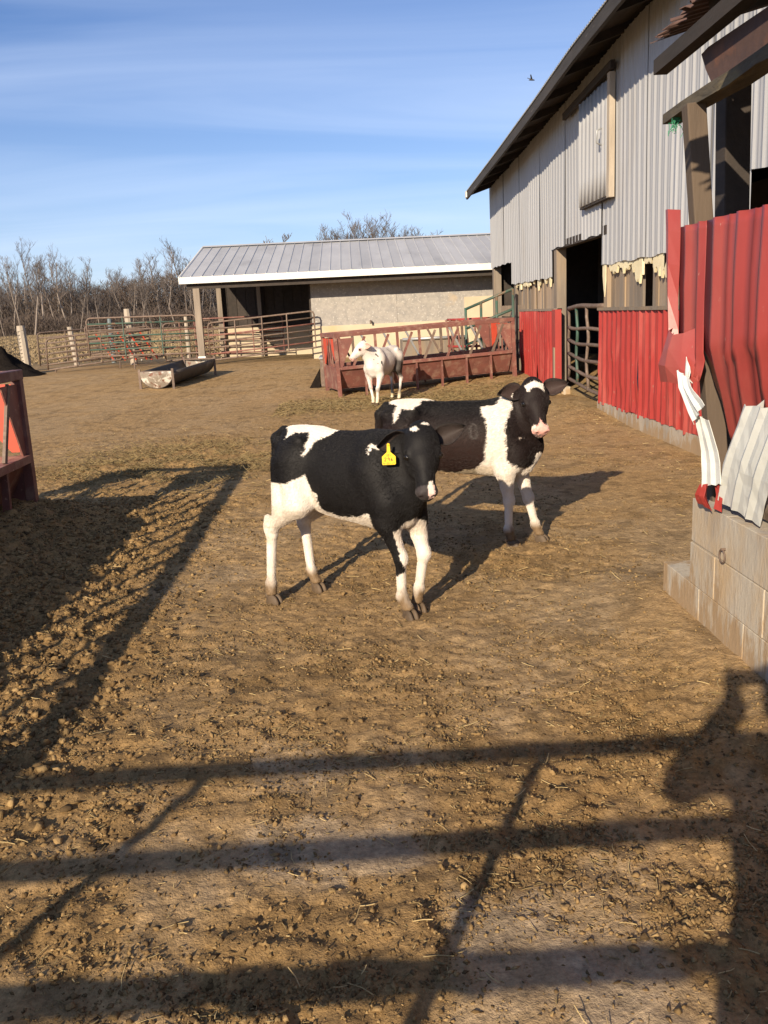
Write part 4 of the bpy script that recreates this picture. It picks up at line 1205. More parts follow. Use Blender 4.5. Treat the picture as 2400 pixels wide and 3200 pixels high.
# tangled undergrowth of the wood: far, reads as one mass
rs = np.random.RandomState(9)
def brush(name, label, n, xr, yr, hmin, hmax, mat, wid, seed):
    rs = np.random.RandomState(seed)
    Y = rs.uniform(yr[0], yr[1], n); X = rs.uniform(xr[0], xr[1], n) * Y / yr[0]
    z0 = base_h(X, Y); zc = rs.uniform(0, 1, n) ** 1.35
    Hh = hmin + (hmax - hmin) * fbm(X, Y, 7, 3, seed)
    p = np.stack([X, Y, z0 + zc * Hh], 1)
    d = np.stack([rs.normal(0, .55, n), rs.normal(0, .4, n), rs.uniform(.4, 1.2, n)], 1); d /= np.linalg.norm(d, axis=1)[:, None]
    L_ = rs.uniform(.6, 2.0, n)[:, None] * (Hh[:, None] / hmax) * min(1, hmax / 3)
    w = rs.uniform(.4, 1.0, n)[:, None] * wid
    s = np.stack([np.cos(rs.uniform(0, 6.28, n)), np.sin(rs.uniform(0, 6.28, n)), 0 * Y], 1)
    V = np.stack([p - s * w, p + s * w, p + d * L_ * .55 + s * w * .6 + rs.normal(0, .05, (n, 3)), p + d * L_], 1)
    F = (np.array([[0, 1, 2, 3]])[None] + (np.arange(n) * 4)[:, None, None]).reshape(-1, 4)
    o = mesh_obj(name, V.reshape(-1, 3), F, mat)
    return tag(o, label, 'brush', kind='stuff')
brush('undergrowth', 'dense brown undergrowth filling the lower half of the far wood', 130000, (-74, -14), (172, 205), 4.5, 12.5, 'brush', .045, 4)
brush('thicket', 'reddish brown thicket along the edge of the far wood', 40000, (-72, -14), (156, 172), 1.2, 4.2, 'brush', .03, 5)
brush('field_grass', 'dry tan grass standing in the field behind the gates', 90000, (-14, -2.0), (31, 150), .10, .34, 'dry_grass', .02, 6)
# tree behind the shed
T, C = tree_parts(301, 6.0, .028, .12, .34, 18, 3, 30, .95, .006)
e = empty('bushy_tree', (1.4, 46, .37)); T.build('trunk', 'bark', e, local=True); C.build('crown', 'twig', e, local=True)
tag(e, 'many-stemmed bare tree rising behind the shed roof', 'tree')
e.scale = (1.05, 1.0, 1.0)
T, C = tree_parts(305, 6.5, .08, .5, .5, 8, 3)
e = empty('thin_tree', (-3.8, 52, .37)); T.build('trunk', 'bark', e, local=True); C.build('crown', 'twig', e, local=True)
tag(e, 'thin bare treetop just showing above the shed ridge', 'tree')

# bird over the barn roof
bd = empty('bird', (3.52, 17.5, 5.62), label='small dark bird flying above the barn roof edge', cat='bird')
MB().tube([(-.05, 0, 0), (-.015, 0, .005), (.03, 0, 0), (.06, 0, -.005)], [.006, .016, .014, .005], 8).build('body', 'bird', bd, local=True, smooth=True)
MB().prism([(-.015, 0, .01), (.02, 0, .01), (-.05, .07, .05), (-.07, .07, .05)], (0, 0, .005)).build('wing', 'bird', bd, local=True)
MB().prism([(-.015, 0, .01), (.02, 0, .01), (-.02, -.08, .07), (-.04, -.08, .07)], (0, 0, .005)).build('wing', 'bird', bd, local=True)
#@@LIFE
# ------------------------------------------------------------------ living things: smooth implicit bodies
class SDF:
    def __init__(s, lo, hi, vox):
        s.lo = np.array(lo, np.float32); s.vox = vox
        s.n = np.ceil((np.array(hi) - s.lo) / vox).astype(int) + 1
        s.D = np.full(tuple(s.n), 9.0, np.float32)
        s.ax = [s.lo[i] + vox * np.arange(s.n[i], dtype=np.float32) for i in range(3)]
    def _sub(s, lo, hi):
        a = np.clip(np.floor((np.array(lo) - s.lo) / s.vox).astype(int), 0, s.n); b = np.clip(np.ceil((np.array(hi) - s.lo) / s.vox).astype(int) + 1, 0, s.n)
        sl = tuple(slice(a[i], b[i]) for i in range(3))
        P = np.meshgrid(*[s.ax[i][sl[i]] for i in range(3)], indexing='ij')
        return sl, P
    def _blend(s, sl, d, k, cut=False):
        A = s.D[sl]
        if cut:
            d = -d; h = np.clip(.5 - .5 * (A - d) / k, 0, 1); s.D[sl] = A * (1 - h) + d * h + k * h * (1 - h)
        else:
            h = np.clip(.5 + .5 * (A - d) / k, 0, 1); s.D[sl] = A * (1 - h) + d * h - k * h * (1 - h)
    def rc(s, a, b, ra, rb, k=.03):
        a = np.array(a, float); b = np.array(b, float); m_ = max(ra, rb) + k * 1.2 + 2 * s.vox
        sl, (X, Y, Z) = s._sub(np.minimum(a, b) - m_, np.maximum(a, b) + m_)
        ba = b - a; l2 = float(ba @ ba) + 1e-9
        h = np.clip(((X - a[0]) * ba[0] + (Y - a[1]) * ba[1] + (Z - a[2]) * ba[2]) / l2, 0, 1)
        d = np.sqrt((X - a[0] - h * ba[0]) ** 2 + (Y - a[1] - h * ba[1]) ** 2 + (Z - a[2] - h * ba[2]) ** 2) - (ra + (rb - ra) * h)
        s._blend(sl, d, k)
    def el(s, c, r, M=None, k=.03, cut=False):
        c = np.array(c, float); r = np.array(r, float); m_ = r.max() + k * 1.2 + 2 * s.vox
        sl, (X, Y, Z) = s._sub(c - m_, c + m_)
        x, y, z = X - c[0], Y - c[1], Z - c[2]
        if M is not None:
            x, y, z = [x * M[i][0] + y * M[i][1] + z * M[i][2] for i in range(3)]
        k0 = np.sqrt((x / r[0]) ** 2 + (y / r[1]) ** 2 + (z / r[2]) ** 2); k1 = np.sqrt((x / r[0] ** 2) ** 2 + (y / r[1] ** 2) ** 2 + (z / r[2] ** 2) ** 2) + 1e-6
        s._blend(sl, k0 * (k0 - 1) / k1, k, cut)
    def floor(s, z):
        s.D = np.maximum(s.D, (z - s.ax[2])[None, None, :])
    def mesh(s, smooth=2):
        D = s.D; S = D < 0
        c8 = [(i, j, k) for i in (0, 1) for j in (0, 1) for k in (0, 1)]
        sh = tuple(np.array(D.shape) - 1)
        g = lambda A, o: A[o[0]:o[0] + sh[0], o[1]:o[1] + sh[1], o[2]:o[2] + sh[2]]
        cnt = sum(g(S, o).astype(np.int8) for o in c8)
        act = (cnt > 0) & (cnt < 8)
        I = np.argwhere(act); idx = -np.ones(sh, np.int64); idx[act] = np.arange(len(I))
        acc = np.zeros((len(I), 3)); w = np.zeros(len(I))
        vals = {o: D[I[:, 0] + o[0], I[:, 1] + o[1], I[:, 2] + o[2]] for o in c8}
        for a in c8:
            for ax in range(3):
                if a[ax] == 0:
                    b = list(a); b[ax] = 1; b = tuple(b)
                    va, vb = vals[a], vals[b]; cr_ = (va < 0) != (vb < 0)
                    t = np.where(cr_, va / np.where(cr_, va - vb, 1), 0)
                    p = np.array(a, float)[None] + 0 * acc; p[:, ax] += t
                    acc += p * cr_[:, None]; w += cr_
        V = s.lo + (I + acc / np.maximum(w, 1)[:, None]) * s.vox
        Fs = []
        for ax in range(3):
            o1, o2 = [(1, 2), (2, 0), (0, 1)][ax]
            sl0 = [slice(1, -1)] * 3; sl0[ax] = slice(0, -1); sl1 = list(sl0); sl1[ax] = slice(1, None)
            A = S[tuple(sl0)]; B = S[tuple(sl1)]
            ch = np.argwhere(A != B)
            if not len(ch): continue
            e = ch.copy(); e[:, o1] += 1; e[:, o2] += 1     # grid index of edge start
            inside = A[tuple(ch.T)]
            def cell(d1, d2):
                q = e.copy(); q[:, o1] -= d1; q[:, o2] -= d2; return idx[tuple(q.T)]
            q = np.stack([cell(1, 1), cell(0, 1), cell(0, 0), cell(1, 0)], 1)
            q[~inside] = q[~inside][:, ::-1]
            Fs.append(q)
        F = np.concatenate(Fs); F = F[(F >= 0).all(1)]
        E = np.concatenate([F[:, [0, 1]], F[:, [1, 2]], F[:, [2, 3]], F[:, [3, 0]]])
        for it in range(smooth):
            for lam in (.5, -.45):
                A = np.zeros_like(V); n_ = np.zeros(len(V))
                for d in range(3):
                    A[:, d] = np.bincount(E[:, 0], V[E[:, 1], d], len(V)) + np.bincount(E[:, 1], V[E[:, 0], d], len(V))
                n_ = np.bincount(E[:, 0], minlength=len(V)) + np.bincount(E[:, 1], minlength=len(V))
                V = V + lam * (A / np.maximum(n_, 1)[:, None] - V)
        return V.astype(np.float32), F

def normals(V, F):
    n = np.cross(V[F[:, 2]] - V[F[:, 0]], V[F[:, 3]] - V[F[:, 1]]) if F.shape[1] == 4 else np.cross(V[F[:, 1]] - V[F[:, 0]], V[F[:, 2]] - V[F[:, 0]])
    N = np.zeros_like(V)
    for k in range(F.shape[1]):
        for d in range(3): N[:, d] += np.bincount(F[:, k], n[:, d], len(V))
    return N / (np.linalg.norm(N, axis=1)[:, None] + 1e-9)

def in_poly(x, z, poly):
    poly = np.array(poly); ins = np.zeros(len(x), bool); j = len(poly) - 1
    for i in range(len(poly)):
        xi, zi = poly[i]; xj, zj = poly[j]
        c_ = ((zi > z) != (zj > z)) & (x < (xj - xi) * (z - zi) / (zj - zi + 1e-12) + xi)
        ins ^= c_; j = i
    return ins

def nrmz(v): v = np.array(v, float); return v / np.linalg.norm(v)

def headframe(h, tilt=0.0):
    h = nrmz(h); l = nrmz(np.cross(np.array([0, 0, 1.0]), h)); n = np.cross(h, l)
    if n[2] < 0: n = -n; 
    c_, s_ = math.cos(tilt), math.sin(tilt)
    l2 = l * c_ + n * s_; n2 = -l * s_ + n * c_
    return h, l2, n2      # along the face, to the animal's left, out of the forehead

def ear_mesh(base, d, face, L, W, seed=0):
    """cupped leaf-shaped ear with thickness; face = direction the hollow looks"""
    d = nrmz(d); f = nrmz(np.array(face) - d * np.dot(face, d)); s_ = np.cross(d, f)
    nu, nv = 12, 9; O = []; Ii = []
    for i in range(nu + 1):
        u = i / nu
        w = W * (.30 * (1 - u) + 1.0 * math.sin(math.pi * min(1, .06 + u * .94) ** .72) ** .8) * (.98 if u < .97 else .45)
        for j in range(nv + 1):
            v = -1 + 2 * j / nv
            cup = -.56 * W * (1 - v * v) * (1.05 - .55 * u) 
            p = np.array(base) + d * (L * u) + s_ * (w * .5 * v) + f * (cup + .25 * W * (u ** 2) * .2 + .12 * W * abs(v) ** 3)
            O.append(p - f * .007 * (1 - .5 * u)); Ii.append(p + f * .0025)
    V = np.array(Ii + O); k = nv + 1; n0 = len(Ii)
    F = []
    for i in range(nu):
        for j in range(nv):
            a, b, c_, e = i * k + j, i * k + j + 1, (i + 1) * k + j + 1, (i + 1) * k + j
            F.append((a, b, c_, e)); F.append((n0 + e, n0 + c_, n0 + b, n0 + a))
    for i in range(nu):
        for j in (0, nv):
            a, b = i * k + j, (i + 1) * k + j
            F.append((a, b, n0 + b, n0 + a) if j == 0 else (b, a, n0 + a, n0 + b))
    for j in range(nv):
        a, b = nu * k + j, nu * k + j + 1
        F.append((b, a, n0 + a, n0 + b))
    F = np.array(F)
    nn = np.cross(V[F[0, 1]] - V[F[0, 0]], V[F[0, 3]] - V[F[0, 0]])
    if nn @ f < 0: F = F[:, ::-1]
    inner = np.zeros(len(V), bool); inner[:n0] = True
    vv = np.tile(np.linspace(-1, 1, nv + 1), (nu + 1) * 2)
    uu = np.tile(np.repeat(np.linspace(0, 1, nu + 1), nv + 1), 2)
    return V, F, inner, vv, uu

def build_calf(name, label, O, e, J, coatfun, vox=.0085, fur=50000, fur_len=.016, seed=1, hoofs=None, ears=None, eyes=True, earcol=((.030, .020, .017), (.012, .011, .010))):
    O = np.array(O, float); e = nrmz(e); ang = math.atan2(e[1], e[0])
    z_off = gz(O[0], O[1]) + .0
    root = empty(name, (O[0], O[1], z_off), ang, label, 'calf', 'calves in the yard')
    s = SDF((J['xr'] - .12, -.42, .02), (.95, .40, 1.30), vox)
    xr = J['xr']
    # torso
    xm = (xr + .48) / 2 + .06
    s.el((xm, 0, .73), ((.46 - xr) * .44, .178, .222), k=.05)
    s.el((.25, 0, .735), (.20, .150, .25), k=.08)
    s.el((xr + .20, 0, .825), (.195, .165, .165), k=.08)
    s.rc((xr + .09, 0, .945), (xr + .3, 0, .925), .045, .055, .06)
    s.rc((xr + .3, 0, .925), (.20, 0, .925), .055, .055, .06)
    s.rc((.37, 0, .57), (.41, 0, .67), .085, .105, .06)
    s.rc((xr + .35, 0, .62), (.2, 0, .61), .10, .12, .06)
    for sy in (-1, 1):
        s.el((xr + .25, sy * .130, .93), (.045, .026, .036), k=.035)         # hip bone
        s.el((xr + .05, sy * .078, .905), (.034, .026, .032), k=.035)       # pin bone
        s.el((.28, sy * .105, .76), (.09, .05, .20), k=.06)               # shoulder
    for side, sy in (('R', -1), ('L', 1)):
        hip = (xr + .19, sy * .085, .80); st = J[side + 'H'][0]; hk = J[side + 'H'][1]; ft = J[side + 'H'][2]; hf = J[side + 'H'][3]
        s.rc(hip, st, .118, .074, .05)
        s.rc((xr + .10, sy * .085, .76), ((st[0] + hk[0]) / 2 - .03, (st[1] + hk[1]) / 2, (st[2] + hk[2]) / 2 + .03), .082, .048, .04)
        s.rc(st, hk, .066, .034, .035)
        s.rc((hk[0] - .028, hk[1], hk[2] + .045), (hk[0] - .018, hk[1], hk[2] - .03), .019, .028, .03)   # point of hock
        s.rc(hk, (hk[0], hk[1], hk[2] - .05), .037, .031, .02)
        s.rc(hk, ft, .029, .0245, .015)
        s.el(ft, (.032, .030, .034), k=.015)
        s.rc(ft, (hf[0] - .008, hf[1], .05), .026, .031, .015)
        el_ = J[side + 'F'][0]; kn = J[side + 'F'][1]; ft = J[side + 'F'][2]; hf = J[side + 'F'][3]
        s.rc((.27, sy * .10, .80), (.36, sy * .10, .64), .08, .07, .06)
        s.rc((.36, sy * .10, .64), el_, .068, .060, .05)
        s.rc(el_, kn, .057, .031, .035)
        s.el((kn[0] + .006, kn[1], kn[2]), (.036, .034, .048), k=.02)
        s.rc(kn, ft, .028, .0235, .015)
        s.el(ft, (.032, .030, .034), k=.015)
        s.rc(ft, (hf[0] - .008, hf[1], .05), .026, .031, .015)
    # neck and head
    P = np.array(J['poll']); h, l, n = headframe(J['h'], J.get('tilt', 0))
    def hp(t, sd, nn): return P + h * t + l * sd + n * nn
    s.rc((.24, 0, .865), hp(.04, 0, -.075), .108, .072, .06)
    s.rc((.36, 0, .70), hp(.11, 0, -.120), .108, .060, .06)
    s.rc((.30, 0, .78), hp(.08, 0, -.10), .112, .072, .06)
    M = [h, l, n]
    s.el(hp(.065, 0, -.045), (.085, .086, .072), M, .03)
    s.el(hp(.12, 0, -.038), (.11, .086, .056), M, .03)
    s.el(hp(.00, 0, -.035), (.045, .050, .045), M, .03)
    s.rc(hp(.17, 0, -.045), hp(.315, 0, -.045), .060, .043, .03)
    s.el(hp(.335, 0, -.05), (.036, .055, .042), M, .025)
    s.rc(hp(.12, 0, -.115), hp(.31, 0, -.083), .052, .027, .04)
    for sd in (-1, 1):
        s.el(hp(.135, sd * .050, -.085), (.085, .028, .055), M, .03)
        s.el(hp(.130, sd * .076, -.018), (.034, .014, .018), M, .015)
        s.el(hp(.348, sd * .030, -.030), (.018, .020, .020), M, .012)
        s.el(hp(.371, sd * .029, -.034), (.016, .0095, .011), M, .006, cut=True)
        s.el(hp(.152, sd * .096, -.026), (.024, .018, .014), M, .010, cut=True)
    s.el(hp(.345, 0, -.086), (.028, .036, .018), M, .012)
    # tail
    tp = J['tail']
    for a, b in zip(tp[:-1], tp[1:]): s.rc(a[:3], b[:3], a[3], b[3], .02)
    s.floor(.045)
    V, F = s.mesh(2)
    nb = len(V)
    # ears
    IN = np.zeros(nb, bool); EV = np.zeros(nb); EU = np.zeros(nb); EAR = np.zeros(nb, bool)
    for (b0, d0, f0, L_, W_) in ears:
        bb = hp(*b0); dd = h * d0[0] + l * d0[1] + n * d0[2]; ffv = h * f0[0] + l * f0[1] + n * f0[2]
        v2, f2, inn, vv, uu = ear_mesh(bb, dd, ffv, L_, W_)
        F = np.concatenate([F, f2 + len(V)]); V = np.concatenate([V, v2.astype(np.float32)])
        IN = np.concatenate([IN, inn]); EV = np.concatenate([EV, vv]); EU = np.concatenate([EU, uu]); EAR = np.concatenate([EAR, np.ones(len(v2), bool)])
    N = normals(V, F)
    Q = V - P[None]; T3 = np.stack([Q @ h, Q @ l, Q @ n], 1)
    C = coatfun(V.astype(float), N, T3)
    ec_in, ec_out = np.array(earcol[0]), np.array(earcol[1])
    C[EAR] = ec_out
    C[EAR & IN & (np.abs(EV) < .86)] = ec_in
    body = mesh_obj('body', V, F, 'coat', root, True, True, C)
    # eyes and hooves
    if eyes:
        for sd in (-1, 1):
            vv, ff_ = ico(2)
            c0 = hp(.152, sd * .0805, -.025)
            mesh_obj('eye', vv * .0185 + c0, ff_, 'eye', root, True, True)
    for side in 'RL':
        for fh in 'HF':
            hf = J[side + fh][3]; yaw = J[side + fh][4] if len(J[side + fh]) > 4 else 0
            q = SDF((-.075, -.06, -.03), (.085, .06, .085), .005)
            for sd in (-1, 1):
                q.el((.010, sd * .0195, .012), (.052, .0195, .05), None, .004)
                q.el((.028, sd * .0185, .004), (.040, .017, .028), None, .01)
            q.el((-.038, .018, .05), (.014, .011, .016), None, .01); q.el((-.038, -.018, .05), (.014, .011, .016), None, .01)
            q.floor(-.012)
            v_, f_ = q.mesh(1); v_ = v_ * .88
            cy, sy_ = math.cos(yaw), math.sin(yaw)
            v_ = np.stack([v_[:, 0] * cy - v_[:, 1] * sy_ + hf[0], v_[:, 0] * sy_ + v_[:, 1] * cy + hf[1], v_[:, 2] * .95 - .002], 1)
            mesh_obj('hoof', v_, f_, 'hoof', root, True, True)
    # short coat of hair
    if fur:
        rs = np.random.RandomState(seed)
        tri = np.concatenate([F[:, [0, 1, 2]], F[:, [0, 2, 3]]])
        A = np.linalg.norm(np.cross(V[tri[:, 1]] - V[tri[:, 0]], V[tri[:, 2]] - V[tri[:, 0]]), axis=1)
        ti = rs.choice(len(tri), fur, p=A / A.sum())
        u_, v_ = rs.uniform(0, 1, (2, fur)); sw = u_ + v_ > 1; u_[sw] = 1 - u_[sw]; v_[sw] = 1 - v_[sw]
        a, b, c_ = V[tri[ti, 0]], V[tri[ti, 1]], V[tri[ti, 2]]
        p = a + (b - a) * u_[:, None] + (c_ - a) * v_[:, None]
        nn = N[tri[ti, 0]]
        Tq = p - P[None]; inhead = (np.abs(Tq @ l) < .12) & (Tq @ h > -.05) & (np.linalg.norm(Tq - (Tq @ h)[:, None] * h, axis=1) < .17) & (Tq @ n > -.16)
        comb = np.tile(np.array([-.8, 0, -.45]), (fur, 1)); comb[p[:, 2] < .5] = (-.1, 0, -1); comb[inhead] = -h
        comb = comb + rs.normal(0, .25, (fur, 3))
        comb = comb - nn * (comb * nn).sum(1)[:, None]; comb /= np.linalg.norm(comb, axis=1)[:, None] + 1e-6
        L_ = fur_len * rs.uniform(.5, 1.25, fur) * np.where(inhead, .5, 1) * np.where(p[:, 2] < .42, .65, 1) * np.where((p[:, 2] < .62) & (p[:, 2] > .42) & (nn[:, 2] < -.2), 1.5, 1)
        earroot = EAR[tri[ti, 0]]; L_ = np.where(earroot, .35 * L_, L_)
        lift = .16 + .18 * rs.uniform(0, 1, fur)
        d1 = comb * (1 - lift[:, None]) + nn * lift[:, None]
        pts = np.stack([p - nn * .001, p + d1 * (L_ * .5)[:, None], p + (d1 * .6 + comb * .5) * L_[:, None]], 1)
        hc = bpy.data.hair_curves.new('fur')
        hc.add_curves([3] * fur)
        hc.attributes['position'].data.foreach_set('vector', pts.astype(np.float32).ravel())
        ra = hc.attributes.get('radius') or hc.attributes.new('radius', 'FLOAT', 'POINT')
        ra.data.foreach_set('value', np.tile(np.array([.0009, .0007, .0002], np.float32), fur))
        ca = hc.attributes.new('Col', 'FLOAT_COLOR', 'POINT')
        cc = C[tri[ti, 0]] * rs.uniform(.92, 1.12, (fur, 1))
        c4 = np.ones((fur, 3, 4), np.float32); c4[:, :, :3] = cc[:, None]
        ca.data.foreach_set('color', c4.ravel())
        hc.materials.append(MATS['fur'])
        fo = bpy.data.objects.new('fur', hc); col.objects.link(fo); fo.parent = root
    return root, hp, (h, l, n)

BLACK = np.array([.0075, .0068, .0070]); BROWNBLK = np.array([.024, .0115, .0092]); WHITE = np.array([.74, .68, .60]); CREAM = np.array([.60, .49, .34]); DIRT = np.array([.20, .135, .075]); PINK = np.array([.74, .42, .36])
def local_pts(zpts, conv):
    return [conv(*p) for p in zpts]
def wob(V, amp, seed):
    a = (fbm(V[:, 0] + V[:, 1] * .7 + 5, V[:, 2] + V[:, 1] * .4 + 5, .05, 3, seed) - .5) * 2 * amp
    b = (fbm(V[:, 0] + V[:, 1] * .7 + 11, V[:, 2] + V[:, 1] * .4 + 3, .05, 3, seed + 1) - .5) * 2 * amp
    return a, b
def leg_dirt(C, V, seed, z0=.20, amt=1.0):
    n_ = fbm(V[:, 0] + V[:, 1], V[:, 2] * .7, .05, 3, seed)
    t = np.clip((sstep(z0, .05, V[:, 2]) * 1.25 + (n_ - .5) * 1.1 * sstep(.34, .1, V[:, 2])), 0, 1)[:, None] * amt
    return C * (1 - t) + DIRT * t

# --- near calf with the yellow tag (right side towards the camera); patch outlines in its own side plane (x forward, z up)
c1_white = [
    [(-.50, 1.08), (-.377, 1.06), (-.052, 1.05), (-.017, .994), (-.064, .959), (-.113, .936), (-.138, .905), (-.163, .849), (-.178, .903), (-.180, .939), (-.182, .972), (-.209, .978), (-.277, .966), (-.332, .93), (-.351, .980), (-.43, 1.0)],
    [(-.56, .69), (-.40, .70), (-.321, .705), (-.239, .712), (-.19, .735), (-.150, .765), (-.138, .72), (-.12, .669), (-.085, .655), (-.083, .61), (-.081, .54), (-.10, -.1), (-.9, -.1), (-.9, .30), (-.56, .52)],
    [(-.10, .56), (-.013, .548), (.046, .535), (.142, .545), (.20, .555), (.25, .585), (.28, .575), (.278, .54), (.25, .44), (-.15, .44)],
]
c1_streak = [(.291, .885), (.283, .92), (.295, .949), (.341, .931), (.344, .915), (.314, .925), (.304, .91)]
def coat1(V, N, T):
    a, b = wob(V, .012, 300)
    x, y, z = V[:, 0] + a, V[:, 1], V[:, 2] + b
    w = np.zeros(len(V), bool)
    for p in c1_white: w |= in_poly(x, z, p)
    w |= in_poly(x, z, c1_streak) & (y < 0)
    # brisket patch and fore legs
    w |= (x > .30) & (z < .555 - .5 * np.abs(y)) & (z > .42) & (np.abs(y) < .105)
    leg = (x > .24) & (z < .52)
    rf = leg & (y < .02) & (((x - .345 - (.54 - z) * .26) * .7 + (y + .09 - (.54 - z) * .12) * .7) > .004) & (z < .50)
    rf |= leg & (y < .02) & (z < .25 + .8 * np.maximum(x - .40, -.03))
    lf = leg & (y >= .02) & (z < .475)
    w |= rf | lf
    t, sd, nn = T[:, 0], T[:, 1], T[:, 2]
    head_ = (t > -.06) & (np.abs(sd) < .12) & (nn > -.16) & (t < .42) & (z > .58)
    w &= ~head_
    w |= head_ & (((t - .018 - .2*(sd+.03)) ** 2 / .00022 + (sd + .036) ** 2 / .0004 < 1) | ((t + .010) ** 2 / .0001 + (sd - .022) ** 2 / .0005 < 1)) & (nn > -.06)
    tailm = (x < -.44) & (np.abs(y - .0) < .06) & (z > .40) & (z < .9)
    w &= ~tailm
    C = np.where(w[:, None], WHITE, BLACK)
    stain = sstep(.45, .7, fbm(V[:, 0], V[:, 2], .09, 3, 310))[:, None] * .45 * ((V[:, 0] < -.1) & (V[:, 2] > .35) & (V[:, 2] < .72))[:, None]
    stain = np.maximum(stain, ((V[:, 2] < .56) & (V[:, 2] > .44))[:, None] * .35)
    C = np.where(w[:, None], C * (1 - stain) + CREAM * .8 * stain, C)
    C = np.where(w[:, None], leg_dirt(C, V, 305), C)
    low = (~w & (V[:, 2] < .14))[:, None]; C = np.where(low, leg_dirt(C, V, 306), C)
    # muzzle
    mz = (t > .318) & head_
    grey_ = np.array([.045, .038, .038])
    C = np.where((mz & (nn > -.075))[:, None], grey_, C)
    pk = mz & (sd > .006) & (sd < .036) & (nn > -.060)
    C = np.where(pk[:, None], np.array([.80, .58, .52]), C)
    wht = (t > .298) & (t < .335) & (sd > .006) & (sd < .030) & (nn > -.03) & head_
    C = np.where(wht[:, None], WHITE, C)
    nos = (t > .35) & (((np.abs(np.abs(sd) - .029)) ** 2 / .00012 + (nn + .034) ** 2 / .00013) < 1) & head_
    C = np.where(nos[:, None], np.array([.03, .02, .02]), C)
    return C

e1 = nrmz((.77, -.638)); n1_ = np.array([-e1[1], e1[0]]); O1 = np.array([-.08, 4.77])
def w2l(p): d = np.array(p) - O1; return float(d @ e1), float(d @ n1_)
RH, LH, RFt, LFt = w2l((-.557, 4.90)), w2l((-.290, 5.07)), w2l((.205, 4.50)), w2l((.268, 4.60))
J1 = dict(xr=-.475,
          RH=((-.235, -.145, .585), (-.425, -.175, .445), (RH[0] + .005, RH[1] + .01, .105), (RH[0] + .02, RH[1], 0)),
          LH=((-.255, .125, .56), (-.445, .115, .42), (LH[0] - .045, LH[1], .115), (LH[0], LH[1], 0), -.2),
          RF=((.345, -.10, .54), (.395, -.062, .335), (RFt[0] - .02, RFt[1] - .005, .115), (RFt[0] + .02, RFt[1], 0), -.35),
          LF=((.385, .095, .53), (.44, .085, .335), (LFt[0] + .02, LFt[1] + .0, .13), (LFt[0] + .01, LFt[1], 0), -.5),
          poll=(.525, -.015, 1.03), h=(.36, -.40, -.84), tilt=.02,
          tail=[(-.44, 0, .965, .03), (-.50, -.01, .92, .028), (-.515, -.02, .78, .022), (-.505, -.03, .60, .020), (-.50, -.035, .50, .026), (-.50, -.035, .42, .010)])
EAR1 = [((.045, -.080, -.045), (.16, -1, -.12), (.50, -.05, .72), .150, .098), ((.050, .080, -.045), (-.38, 1, -.02), (.20, -.15, .95), .160, .098)]
calf1, hp1, fr1 = build_calf('holstein_calf', 'black calf with white legs and a yellow ear tag, nearest the camera', O1, e1, J1, coat1, .0078, 90000, .013, 1, ears=EAR1, earcol=((.045, .034, .030), (.012, .011, .011)))

# ear tag: flat, hangs from the right ear
h1, l1, n1v = fr1
tb = hp1(.085, -.170, -.030)
tagroot = None
camdir = nrmz(np.array([.60, -.80, .10]))
ux = nrmz(np.cross(np.array([0, 0, 1.0]), camdir)); uz = np.cross(camdir, ux)
def tpt(x, z, d=0): return tuple(np.array(tb) + ux * x + uz * z + camdir * (.016 + d))
outl = [(-.007, .012), (-.004, .017), (.004, .017), (.007, .012), (.0085, -.026), (.031, -.046), (.034, -.050), (.034, -.086), (.030, -.090), (-.030, -.090), (-.034, -.086), (-.034, -.050), (-.031, -.046), (-.0085, -.026)]
mbt = MB().prism([tpt(x, z) for x, z in outl], tuple(camdir * .0025))
tg = mbt.build('ear_tag', 'tag_yellow', calf1, local=True); tg['label'] = 'yellow plastic ear tag reading 221, 296 and 9-22-17'
vv, ff_ = ico(1)
mesh_obj('tag_button', vv * .006 + np.array(tpt(0, .008, .002)), ff_, 'tag_yellow', tg, True, True)
# handwritten numerals as strokes
GL = {'2': [[(.1, .75), (.3, 1), (.7, .98), (.8, .72), (.45, .38), (.1, .05), (.85, .06)]], '9': [[(.8, .7), (.5, .55), (.2, .68), (.25, .92), (.55, 1), (.8, .85), (.78, .4), (.7, 0)]],
      '6': [[(.7, 1), (.35, .7), (.15, .3), (.3, .03), (.65, .03), (.82, .25), (.6, .45), (.25, .35)]], '1': [[(.5, 1), (.5, 0)]], '7': [[(.1, .95), (.8, 1), (.45, 0)]], '-': [[(.15, .5), (.8, .5)]]}
ink = MB()
def write(txt, xc, zc, hgt, adv, wd):
    x = xc - adv * len(txt) / 2
    for ch in txt:
        for st in GL[ch]:
            P = [tpt(x + p[0] * adv * .85, zc + (p[1] - .5) * hgt, .0028) for p in st]
            for a, b in zip(P[:-1], P[1:]): ink.beam(a, b, wd, .0008, up=tuple(camdir))
        x += adv
write('221', 0, -.043, .0095, .0078, .0020)
write('296', 0, -.063, .018, .0160, .0030)
write('9-22-17', 0, -.083, .0085, .0084, .0018)
ink.build('numerals', 'tag_ink', tg, local=True)

